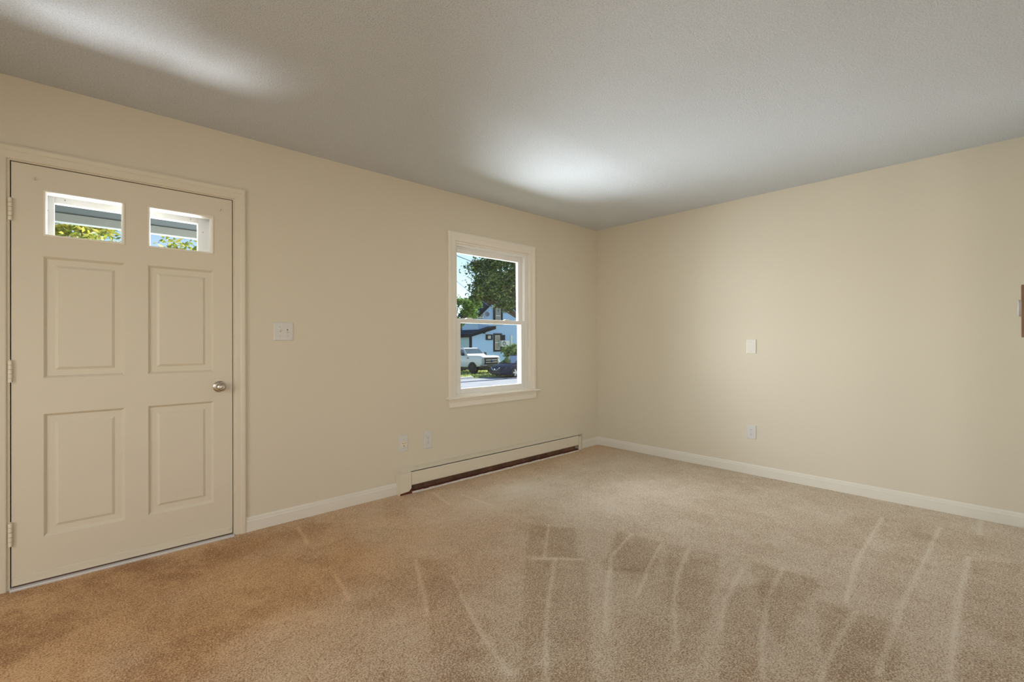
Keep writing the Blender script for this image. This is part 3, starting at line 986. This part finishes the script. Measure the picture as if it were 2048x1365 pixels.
def tree(name, base, crown, rad, n, size, material, label, seed, trunk_r=0.2, group=None, clusters=40, extra=None):
    rnd_ = random.Random(seed)
    e_ = empty(name, base)
    f_ = MB()
    cs = foliage(f_, crown, rad, n, size, rnd_, clusters)
    for (c2, r2, n2) in (extra or []):
        cs += foliage(f_, c2, r2, n2, size, rnd_, max(4, clusters//4), 0.0)
    tag(f_.build('foliage', material, e_, solid=False), kind='stuff')
    b_ = Vector(base)
    c_ = Vector(crown)
    fork = b_.lerp(c_, 0.55)
    MB().tube([b_, b_.lerp(fork, 0.5)+Vector((0.05, 0.03, 0)), fork], [trunk_r*1.2, trunk_r, trunk_r*0.8], 10).build('trunk', M['bark'], e_, smooth=True)
    br = MB()
    for k_ in range(0, len(cs), max(1, len(cs)//14)):
        t_ = cs[k_][0]
        br.tube([fork, fork.lerp(t_, 0.5)+Vector((0, 0, 0.15)), t_], [trunk_r*0.55, trunk_r*0.3, 0.02], 6)
    br.build('branches', M['bark'], e_, smooth=True)
    tag(e_, label, 'tree', group)
    return e_


def dpt(u, v, d):
    return Vector(CAM + ray(u, v)*d)


c = dpt(1016, 550, 31.0)
tree('shade_tree', (c.x+2.4, c.y-0.9, ZG), c, (2.7, 2.7, 2.3), 17000, 0.11, M['leaf_dark'], 'large dark green tree in front of the white house', 5, 0.26, clusters=72,
     extra=[(dpt(962, 575, 31), (0.6, 0.5, 0.75), 800), (dpt(1018, 612, 31), (0.8, 0.6, 0.5), 900), (dpt(985, 535, 31), (0.6, 0.6, 0.6), 700), (dpt(980, 520, 31), (0.5, 0.5, 0.35), 300), (dpt(955, 595, 31.5), (0.45, 0.4, 0.5), 450), (dpt(975, 592, 31.5), (0.5, 0.4, 0.4), 500)])
c = dpt(924, 622, 37.0)
tree('garden_tree', (c.x-1.4, c.y+1.3, ZG), c, (1.25, 1.2, 1.2), 3600, 0.13, M['leaf_mid'], 'smaller bright green tree beside the blue roof', 6, 0.12, clusters=30, extra=[(dpt(944, 618, 37.5), (0.7, 0.6, 0.9), 1500), (dpt(952, 606, 38), (0.5, 0.6, 0.6), 700)])
# trees across the street, seen through the door lights
c = dpt(190, 528, 11.6)
tree('street_tree', (c.x, c.y, ZG), c, (1.25, 1.0, 0.95), 5200, 0.075, M['leaf_yellow'], 'yellow-green tree seen through the left door light', 7, 0.10, clusters=34)
c = dpt(366, 543, 15.6)
tree('street_tree', (c.x, c.y, ZG), c, (1.3, 1.0, 1.15), 3400, 0.095, M['leaf_yellow'], 'yellow-green leafy treetop seen through the right door light', 8, 0.08, clusters=26)
# shrub by the house
c = dpt(1030, 707, 34.0)
rnd = random.Random(9)
sh = empty('shrub', (c.x, c.y, ZG))
f_ = MB()
foliage(f_, c, (1.05, 0.8, 0.75), 2600, 0.10, rnd, 24, 0.0)
tag(f_.build('foliage', M['leaf_pale'], sh, solid=False), kind='stuff')
st = MB()
for k in range(6):
    st.tube([(c.x+rnd.uniform(-.2, .2), c.y+rnd.uniform(-.2, .2), ZG), (c.x+rnd.uniform(-.7, .7), c.y+rnd.uniform(-.5, .5), c.z)], [0.03, 0.012], 6)
st.build('stems', M['bark'], sh)
tag(sh, 'pale leafy shrub at the foot of the white house wall', 'shrub')

# --- neighbouring house
YM, YW = 28.5, 28.0
hs = empty('neighbour_house', (at_y(985, 700, YM).x, YM, ZG))
tag(hs, 'white clapboard house with dark roofs and charcoal window trim across the street', 'house')


def clap(x0, x1, z0, y, top, step=0.14, thick=0.02):
    """lapped boards on a wall facing -y; top(x) gives the upper limit at either end"""
    o = MB()
    z = z0
    while z < max(top(x0), top(x1), top((x0+x1)/2)):
        a, b_ = x0, x1
        # clip against a gable by sampling
        n = 60
        xsamp = [x0+(x1-x0)*k/n for k in range(n+1)]
        ok = [xx for xx in xsamp if top(xx) >= z+step*0.5]
        if ok:
            a, b_ = min(ok), max(ok)
            o.add([(a, y-thick, z), (b_, y-thick, z), (b_, y, z+step), (a, y, z+step), (a, y, z), (b_, y, z)], [(0, 1, 2, 3), (4, 5, 1, 0)])
        z += step
    return o


gx0 = at_y(957, 625, YM).x
gz0 = at_y(957, 627, YM).z
gx1 = gx0+8.4
gap = gz0+4.2*0.80
topf = lambda x_: gz0+(x_-gx0)*0.80 if x_ < gx0+4.2 else gz0+(gx1-x_)*0.80
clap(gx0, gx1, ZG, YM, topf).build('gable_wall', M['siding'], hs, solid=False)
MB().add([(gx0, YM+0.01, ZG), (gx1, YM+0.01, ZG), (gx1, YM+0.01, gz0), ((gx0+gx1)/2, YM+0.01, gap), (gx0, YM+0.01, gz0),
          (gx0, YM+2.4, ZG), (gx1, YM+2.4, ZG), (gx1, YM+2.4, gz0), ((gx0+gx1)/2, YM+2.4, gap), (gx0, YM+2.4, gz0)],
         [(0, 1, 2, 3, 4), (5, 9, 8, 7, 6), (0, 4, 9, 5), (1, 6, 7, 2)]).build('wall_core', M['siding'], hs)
for s_ in (-1, 1):
    xm = (gx0+gx1)/2
    xe = xm+s_*(4.2+0.35)
    ze = gap-(4.2+0.35)*0.80
    MB().prism([(xm, YM-0.45, gap+0.02), (xe, YM-0.45, ze+0.02), (xe, YM-0.45, ze+0.26), (xm, YM-0.45, gap+0.30)], (0, 3.0, 0)).build('roof', M['roof_blue'], hs)
    MB().prism([(xm, YM-0.50, gap-0.10), (xe, YM-0.50, ze-0.10), (xe, YM-0.50, ze+0.27), (xm, YM-0.50, gap+0.31)], (0, 0.10, 0)).build('rake_board', M['roof_dark'], hs)
# lower wing
wx0 = at_y(941.5, 700, YW).x
wx1 = at_y(986, 700, YW).x
P1, P2 = at_y(948, 670, YW-0.5), at_y(992, 655.5, YW-0.5)
sl = (P2.z-P1.z)/(P2.x-P1.x)
wtop = lambda x_: P1.z+(x_-P1.x)*sl+0.02
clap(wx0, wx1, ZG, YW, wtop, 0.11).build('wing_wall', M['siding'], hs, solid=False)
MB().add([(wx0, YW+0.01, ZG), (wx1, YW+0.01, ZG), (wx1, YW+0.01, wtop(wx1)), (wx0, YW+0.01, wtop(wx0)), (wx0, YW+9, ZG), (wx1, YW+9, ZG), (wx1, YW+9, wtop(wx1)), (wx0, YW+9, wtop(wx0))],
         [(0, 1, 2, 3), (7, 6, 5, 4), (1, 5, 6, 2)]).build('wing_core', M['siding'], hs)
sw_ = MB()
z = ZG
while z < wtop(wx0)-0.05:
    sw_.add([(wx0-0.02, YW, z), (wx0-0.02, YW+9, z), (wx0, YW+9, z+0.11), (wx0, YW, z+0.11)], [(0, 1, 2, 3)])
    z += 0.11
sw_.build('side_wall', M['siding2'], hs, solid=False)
MB().box(wx0-0.09, wx0+0.10, YW-0.05, YW+0.10, ZG, wtop(wx0)).build('corner_board', M['trim_dark'], hs)
e0, e1 = P1+Vector((-0.35, 0, -0.35*sl)), P2
rf_ = MB().prism([e0+Vector((0, 0.06, 0.02)), e1+Vector((0, 0.06, 0.02)), e1+Vector((0, 0.06, 0.14)), e0+Vector((0, 0.06, 0.14))], (0, 9.2, 0)).build('wing_roof', M['roof_blue'], hs)
MB().prism([e0+Vector((0, 0, -0.10)), e1+Vector((0, 0, -0.14)), e1+Vector((0, 0, 0.15)), e0+Vector((0, 0, 0.15))], (0, 0.06, 0)).build('rake_board', M['roof_dark'], rf_)
MB().box(e0.x-0.03, e0.x+0.03, e0.y, e0.y+9.2, e0.z-0.12, e0.z+0.13).build('eave_board', M['roof_dark'], rf_)
for k in range(1, 11):
    t_ = k/11.0
    q_ = e0.lerp(e1, t_)
    MB().box(q_.x-0.02, q_.x+0.02, q_.y+0.06, q_.y+9.2, q_.z+0.12, q_.z+0.16).build('roof_course', M['roof_blue'], rf_)
# upper rear roof
YU = 34.5
f0, f1 = at_y(905, 664, YU), at_y(957, 648, YU)
uf = MB().prism([f0, f1, f1+Vector((0, 0, 0.25)), f0+Vector((0, 0, 0.25))], (0, 8, 0)).build('rear_roof', M['roof_blue'], hs)
MB().prism([f0+Vector((0, -0.05, -0.15)), f1+Vector((0, -0.05, -0.15)), f1+Vector((0, -0.05, 0.10)), f0+Vector((0, -0.05, 0.10))], (0, 0.05, 0)).build('rake_board', M['roof_dark'], uf)
for k in range(1, 8):
    q_ = f0.lerp(f1, k/8.0)
    MB().box(q_.x-0.03, q_.x+0.03, q_.y, q_.y+8, q_.z+0.24, q_.z+0.31).build('roof_course', M['roof_blue'], uf)
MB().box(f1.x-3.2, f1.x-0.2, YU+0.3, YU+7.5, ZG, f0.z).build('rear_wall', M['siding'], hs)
# porch lamp under the rake
q_ = at_y(968, 664.5, YW-0.1)
MB().hexa([(q_.x-0.10, q_.y-0.10, q_.z-0.14), (q_.x+0.10, q_.y-0.10, q_.z-0.14), (q_.x+0.10, q_.y+0.05, q_.z-0.14), (q_.x-0.10, q_.y+0.05, q_.z-0.14)],
          [(q_.x-0.05, q_.y-0.06, q_.z+0.05), (q_.x+0.05, q_.y-0.06, q_.z+0.05), (q_.x+0.05, q_.y+0.05, q_.z+0.05), (q_.x-0.05, q_.y+0.05, q_.z+0.05)]).build('lantern', M['trim_dark'], hs)


def hwin(u0, v0, u1, v1, y, inset_u, inset_v, name='house_window'):
    a = at_y(u0, v1, y)
    b_ = at_y(u1, v0, y)
    wn_ = MB()
    iu = (b_.x-a.x)*inset_u
    iv = (b_.z-a.z)*inset_v
    fr = frame_ring(a.x, b_.x, a.z, b_.z, y-0.07, y, iu, iv, iv).build(name, M['trim_dark'], hs)
    frame_ring(a.x+iu, b_.x-iu, a.z+iv, b_.z-iv, y-0.05, y, 0.045).build('sash_frame', M['white_ext'], fr)
    zc = (a.z+b_.z)/2
    MB().box(a.x+iu+0.045, b_.x-iu-0.045, y-0.04, y, zc-0.025, zc+0.025).build('meeting_rail', M['white_ext'], fr)
    MB().box(a.x+iu+0.045, b_.x-iu-0.045, y-0.03, y, a.z+iv+0.045, b_.z-iv-0.045).build('pane', M['pane'], fr)
    return fr


hwin(986.5, 614.5, 1004.5, 649.5, YM-0.03, 0.22, 0.10)
hwin(985.5, 667.5, 1003, 704, YM-0.03, 0.22, 0.11)
a, b_ = at_y(1003, 702, YM), at_y(1009.5, 670.5, YM)
MB().box(a.x, b_.x, YM-0.06, YM, a.z, b_.z).build('shutter', M['trim_dark'], hs)
hwin(971.5, 669.5, 984.5, 680.5, YW-0.03, 0.28, 0.22)


def ac_unit(u0, v0, u1, v1, label):
    a = at_y(u0, v1, YM-0.30)
    b_ = at_y(u1, v0, YM-0.30)
    e_ = empty('air_conditioner', ((a.x+b_.x)/2, YM-0.15, a.z))
    MB().box(a.x, b_.x, YM-0.32, YM-0.04, a.z, b_.z).build('casing', M['ac'], e_, bevel=0.02)
    r = (b_.z-a.z)*0.40
    cc = (a.x+r*1.25, YM-0.32, (a.z+b_.z)/2)
    fg = MB().lathe(cc, (0, -1, 0), [(0, r), (0.02, r), (0.02, r*0.9), (0.008, r*0.86), (0.008, 0)], 24).build('fan_guard', M['acfan'], e_)
    MB().lathe(cc, (0, -1, 0), [(0, r*0.3), (0.03, r*0.3), (0.03, 0)], 16).build('fan_hub', M['ac'], e_)
    for dx in (0.25, 0.75):
        xx = a.x+(b_.x-a.x)*dx
        MB().box(xx-0.02, xx+0.02, YM-0.32, YM-0.021, a.z-0.05, a.z).build('bracket', M['acfan'], e_)
    tag(e_, label, 'air conditioner', 'outdoor air conditioners on the white house')


ac_unit(956.5, 622.5, 967.5, 636, 'white air conditioner high on the gable beside the upper window')
ac_unit(1003.5, 681.5, 1019, 693.5, 'white air conditioner on the wall right of the lower house window')
q_ = at_y(974, 629, YM-0.35)
dsh = empty('satellite_dish', (q_.x, YM, q_.z-0.25))
MB().lathe((q_.x, q_.y, q_.z), (-0.2, -1, 0.25), [(0.0, 0.02), (0.01, 0.10), (0.05, 0.22), (0.06, 0.22), (0.02, 0.09), (0.01, 0.0)], 20).build('dish', M['acfan'], dsh, smooth=True)
MB().tube([(q_.x+0.02, YM-0.021, q_.z-0.25), (q_.x+0.10, YM-0.25, q_.z-0.25), (q_.x+0.18, YM-0.32, q_.z-0.05), (q_.x+0.17, YM-0.34, q_.z+0.28)], 0.03, 8).build('mast', M['ac'], dsh, smooth=True)
tag(dsh, 'small dark dish with white mast on the gable of the white house', 'satellite dish')
a, b_ = at_y(1020.5, 685, YM), at_y(1023.5, 671, YM)
MB().box(a.x, b_.x, YM-0.09, YM-0.02, a.z-0.6, b_.z).build('line_cover', M['ac'], hs)


# --- overhead wires
def wire(name, pts, label, r=0.022):
    p0, p1 = Vector(pts[0]), Vector(pts[1])
    path = []
    for k in range(17):
        t_ = k/16
        q = p0.lerp(p1, t_)
        q.z -= pts[2]*4*t_*(1-t_)
        path.append(q)
    tag(MB().tube(path, r, 6).build(name, M['wire'], None, smooth=True), label, 'cable')


wire('utility_cable', (dpt(850, 484, 27), dpt(1100, 572, 36), 0.25), 'upper dark overhead cable crossing the sky in the window')
wire('utility_cable', (dpt(850, 508, 30), dpt(992, 622, 39.2), 0.15), 'lower thin cable running down to the gable of the white house', 0.014)


# --- vehicles
def wheel(parent, x, y, r, wd, side, rim, spokes, rim_r):
    w_ = MB().lathe((x, y-wd/2, r), (0, 1, 0), [(0, rim_r), (0, r*0.93), (wd*0.12, r), (wd*0.88, r), (wd, r*0.93), (wd, rim_r)], 28).build('tyre', M['tyre'], parent, smooth=True, local=True)
    yo = y+side*wd*0.5
    rb = MB().lathe((x, yo-side*0.05, r), (0, side, 0), [(0, rim_r), (0.055, rim_r), (0.055, rim_r*0.92), (0.02, rim_r*0.88), (0.02, 0)], 28).build('rim', M['black'], w_, smooth=True, local=True)
    sp_ = MB()
    for k in range(spokes):
        a = 2*PI*k/spokes
        ca, sa = math.cos(a), math.sin(a)
        n0, n1 = 0.12*rim_r, 0.26*rim_r
        pts = [(0.12*rim_r*ca-n0*sa, 0.12*rim_r*sa+n0*ca), (0.12*rim_r*ca+n0*sa, 0.12*rim_r*sa-n0*ca), (rim_r*0.95*ca+n1*sa, rim_r*0.95*sa-n1*ca), (rim_r*0.95*ca-n1*sa, rim_r*0.95*sa+n1*ca)]
        sp_.prism([(x+px, yo-side*0.03, r+pz) for px, pz in pts], (0, side*0.035, 0))
    sp_.lathe((x, yo-side*0.03, r), (0, side, 0), [(0, rim_r*0.2), (0.04, rim_r*0.2), (0.045, 0)], 16)
    sp_.build('spokes', rim, w_, local=True)


def loft(stations):
    """stations: list of (x, [(y, z)...]) half sections, mirrored"""
    rings = []
    for x, half in stations:
        r = [(x, y, z) for y, z in half]+[(x, -y, z) for y, z in half[::-1]]
        rings.append(r)
    return MB().rings(rings)


def arch(parent, x, y, r, side, material):
    """dark wheel-arch lip"""
    o = MB()
    prev = None
    outer, inner = [], []
    for k in range(13):
        a = PI*k/12
        outer.append((x+math.cos(a)*r*1.10, y, 0.36+math.sin(a)*r*1.10))
        inner.append((x+math.cos(a)*r*0.98, y, 0.36+math.sin(a)*r*0.98))
    o.prism(outer+inner[::-1], (0, side*0.03, 0))
    o.build('wheel_arch', material, parent, local=True)
    MB().prism([(x+math.cos(PI*k/12)*r, y+side*0.004, 0.30+math.sin(PI*k/12)*r) for k in range(13)], (0, side*0.01, 0)).build('wheel_well', M['black'], parent, local=True)


def pickup(loc, rz):
    e_ = empty('pickup_truck', loc, rz)
    tag(e_, 'white pickup truck with black grille parked on the lawn', 'truck')
    # lower body with hood; local x forward, y left
    body = loft([
        (-2.95, [(0.90, 0.55), (0.98, 0.75), (0.98, 1.10), (0.94, 1.36)]),
        (-0.80, [(0.93, 0.48), (1.0, 0.72), (1.0, 1.12), (0.95, 1.38)]),
        (0.95, [(0.93, 0.48), (1.0, 0.72), (1.0, 1.12), (0.93, 1.36)]),
        (1.25, [(0.93, 0.50), (1.0, 0.72), (1.0, 1.14), (0.90, 1.36)]),
        (2.25, [(0.93, 0.55), (0.99, 0.74), (0.98, 1.20), (0.86, 1.38)]),
        (2.70, [(0.90, 0.60), (0.96, 0.75), (0.95, 1.18), (0.84, 1.35)]),
        (2.82, [(0.86, 0.62), (0.92, 0.76), (0.90, 1.14), (0.80, 1.27)])]).build('body', M['truckpaint'], e_, smooth=True, bevel=0.03, local=True)
    # black sheet for the shade inside the open bed
    MB().box(-2.85, -1.05, -0.80, 0.80, 1.372, 1.39).build('bed_shade', M['black'], e_, local=True)
    cab = loft([
        (-0.95, [(0.93, 1.34), (0.72, 1.88)]),
        (-0.70, [(0.93, 1.34), (0.72, 1.94)]),
        (0.20, [(0.93, 1.33), (0.71, 1.95)]),
        (0.42, [(0.93, 1.32), (0.69, 1.90)]),
        (1.15, [(0.92, 1.32), (0.90, 1.365)])]).build('cab', M['truckpaint'], e_, smooth=True, bevel=0.02, local=True)
    # windscreen
    MB().hexa([(1.10, -0.86, 1.395), (1.10, 0.86, 1.395), (1.08, 0.86, 1.395), (1.08, -0.86, 1.395)],
              [(0.475, -0.67, 1.885), (0.475, 0.67, 1.885), (0.455, 0.67, 1.885), (0.455, -0.67, 1.885)]).build('windscreen', M['cabglass'], e_, local=True)
    for s_ in (-1, 1):
        def sidept(x_, z_):
            t_ = (z_-1.33)/(1.93-1.33)
            return (x_, s_*(0.945-0.215*t_), z_)
        for quad in ([(0.02, 1.40), (0.80, 1.40), (0.40, 1.80), (0.02, 1.84)], [(-0.85, 1.40), (-0.06, 1.40), (-0.06, 1.84), (-0.80, 1.82)]):
            MB().prism([sidept(*q) for q in quad], (0, s_*0.012, 0.0)).build('side_window', M['cabglass'], e_, local=True)
        # mirrors, arches, wheels, handles
        MB().hexa([(0.72, s_*0.98, 1.36), (0.86, s_*0.98, 1.36), (0.86, s_*1.22, 1.36), (0.72, s_*1.22, 1.36)], [(0.74, s_*1.0, 1.60), (0.84, s_*1.0, 1.60), (0.84, s_*1.20, 1.60), (0.74, s_*1.20, 1.60)]).build('mirror', M['black'], e_, bevel=0.02, local=True)
        for x_ in (1.85, -1.85):
            arch(e_, x_, s_*0.99, 0.50, s_, M['black'])
            wheel(e_, x_, s_*0.88, 0.43, 0.30, s_, M['black'], 6, 0.25)
        MB().box(-0.05, 0.15, min(s_*1.0, s_*1.02), max(s_*1.0, s_*1.02), 1.13, 1.17).build('door_handle', M['black'], e_, local=True)
        MB().box(1.18, 1.42, min(s_*0.985, s_*1.008), max(s_*0.985, s_*1.008), 1.15, 1.21).build('fender_badge', M['black'], e_, local=True)
        # headlamp wraps the corner
        MB().hexa([(2.62, s_*0.985, 0.84), (2.86, s_*0.86, 0.84), (2.86, s_*0.62, 0.84), (2.62, s_*0.62, 0.84)], [(2.50, s_*0.965, 1.14), (2.80, s_*0.84, 1.14), (2.84, s_*0.62, 1.14), (2.50, s_*0.62, 1.14)]).build('headlamp', M['lamp'], e_, bevel=0.015, local=True)
    # grille with two heavy bars
    MB().box(2.78, 2.865, -0.64, 0.64, 0.74, 1.22).build('grille', M['black'], e_, bevel=0.02, local=True)
    for z_ in (1.05, 0.89):
        MB().box(2.85, 2.90, -0.52, 0.52, z_-0.035, z_+0.035).build('grille_bar', M['ac'], e_, bevel=0.01, local=True)
    MB().lathe((2.895, 0, 0.97), (1, 0, 0), [(0, 0.10), (0.02, 0.10), (0.025, 0.085), (0.025, 0)], 20).build('badge', M['badge'], e_, local=True)
    MB().box(2.72, 2.98, -0.98, 0.98, 0.44, 0.68).build('bumper', M['black'], e_, bevel=0.05, local=True)
    MB().box(2.80, 2.995, -0.42, 0.42, 0.58, 0.72).build('bumper_trim', M['chrome'], e_, bevel=0.02, local=True)
    MB().box(-2.9, 2.6, -0.80, 0.80, 0.30, 0.60).build('chassis', M['black'], e_, local=True)
    return e_


W = at_z(947.5, 748.5, ZG)
pickup((W.x+0.87, W.y+1.85, ZG), -PI/2)


def sedan(loc, rz):
    e_ = empty('sedan_car', loc, rz)
    tag(e_, 'dark navy sedan parked on the street in front of the shrub', 'car')
    loft([
        (-2.45, [(0.70, 0.40), (0.80, 0.60), (0.78, 0.85), (0.66, 0.98)]),
        (-2.30, [(0.82, 0.28), (0.89, 0.55), (0.87, 0.90), (0.74, 1.06)]),
        (-1.40, [(0.86, 0.20), (0.93, 0.55), (0.92, 0.92), (0.78, 1.06)]),
        (0.00, [(0.87, 0.18), (0.93, 0.50), (0.92, 0.88), (0.80, 0.97)]),
        (0.90, [(0.87, 0.18), (0.93, 0.50), (0.92, 0.84), (0.80, 0.96)]),
        (1.40, [(0.86, 0.20), (0.93, 0.50), (0.91, 0.80), (0.74, 0.92)]),
        (1.95, [(0.82, 0.22), (0.89, 0.48), (0.86, 0.72), (0.66, 0.83)]),
        (2.25, [(0.72, 0.22), (0.78, 0.44), (0.74, 0.64), (0.56, 0.74)]),
        (2.42, [(0.52, 0.24), (0.58, 0.42), (0.56, 0.56), (0.42, 0.64)])]).build('body', M['carpaint'], e_, smooth=True, bevel=0.03, local=True)
    loft([
        (-1.80, [(0.78, 1.00), (0.70, 1.05)]),
        (-0.85, [(0.84, 0.98), (0.60, 1.41)]),
        (-0.20, [(0.85, 0.95), (0.60, 1.49)]),
        (0.35, [(0.85, 0.94), (0.59, 1.48)]),
        (0.58, [(0.85, 0.94), (0.57, 1.42)]),
        (1.38, [(0.82, 0.90), (0.78, 0.94)])]).build('cabin', M['carpaint'], e_, smooth=True, bevel=0.02, local=True)
    MB().hexa([(1.37, -0.74, 0.955), (1.37, 0.74, 0.955), (1.34, 0.74, 0.955), (1.34, -0.74, 0.955)],
              [(0.625, -0.55, 1.415), (0.625, 0.55, 1.415), (0.595, 0.55, 1.415), (0.595, -0.55, 1.415)]).build('windscreen', M['screenglass'], e_, local=True)
    for s_ in (-1, 1):
        def sp2(x_, z_):
            t_ = (z_-0.95)/(1.45-0.95)
            return (x_, s_*(0.862-0.275*t_), z_)
        for quad in ([(-0.10, 1.0), (1.02, 1.0), (0.50, 1.35), (-0.10, 1.41)], [(-1.10, 1.02), (-0.17, 1.0), (-0.17, 1.41), (-0.75, 1.36)]):
            MB().prism([sp2(*q) for q in quad], (0, s_*0.012, 0)).build('side_window', M['cabglass'], e_, local=True)
        MB().hexa([(0.62, s_*0.88, 0.98), (0.78, s_*0.88, 0.98), (0.78, s_*1.05, 0.99), (0.66, s_*1.05, 0.99)], [(0.62, s_*0.88, 1.10), (0.74, s_*0.88, 1.10), (0.74, s_*1.04, 1.10), (0.66, s_*1.04, 1.10)]).build('mirror', M['carpaint'], e_, bevel=0.02, local=True)
        for x_ in (1.39, -1.39):
            arch(e_, x_, s_*0.915, 0.37, s_, M['carpaint'])
            wheel(e_, x_, s_*0.82, 0.34, 0.22, s_, M['alloy'], 5, 0.25)
        # swept headlamp
        MB().hexa([(1.72, s_*0.895, 0.655), (2.20, s_*0.775, 0.60), (2.36, s_*0.56, 0.58), (1.75, s_*0.80, 0.655)],
                  [(1.62, s_*0.885, 0.74), (2.10, s_*0.765, 0.71), (2.28, s_*0.56, 0.665), (1.70, s_*0.74, 0.74)]).build('headlamp', M['lamp'], e_, local=True)
        MB().box(2.10, 2.24, min(s_*0.62, s_*0.76), max(s_*0.62, s_*0.76), 0.36, 0.42).build('fog_lamp', M['chrome'], e_, bevel=0.01, local=True)
        MB().tube([(2.47, 0, 0.50), (2.46, s_*0.16, 0.50), (2.40, s_*0.42, 0.66)], 0.03, 8).build('grille_chrome', M['chrome'], e_, smooth=True, local=True)
    MB().hexa([(2.40, -0.42, 0.46), (2.46, -0.42, 0.46), (2.46, 0.42, 0.46), (2.40, 0.42, 0.46)], [(2.36, -0.42, 0.63), (2.42, -0.42, 0.63), (2.42, 0.42, 0.63), (2.36, 0.42, 0.63)]).build('grille', M['black'], e_, local=True)
    MB().box(2.30, 2.45, -0.50, 0.50, 0.27, 0.37).build('lower_intake', M['black'], e_, bevel=0.01, local=True)
    MB().lathe((2.44, 0, 0.565), (1, 0, 0.1), [(0, 0.055), (0.025, 0.055), (0.03, 0)], 16).build('badge', M['chrome'], e_, local=True)
    MB().box(-2.2, 2.1, -0.75, 0.75, 0.16, 0.32).build('underbody', M['black'], e_, local=True)
    return e_


W = at_z(1029.5, 755.5, ZG)
sedan((W.x+1.39, W.y+0.82, ZG), PI)
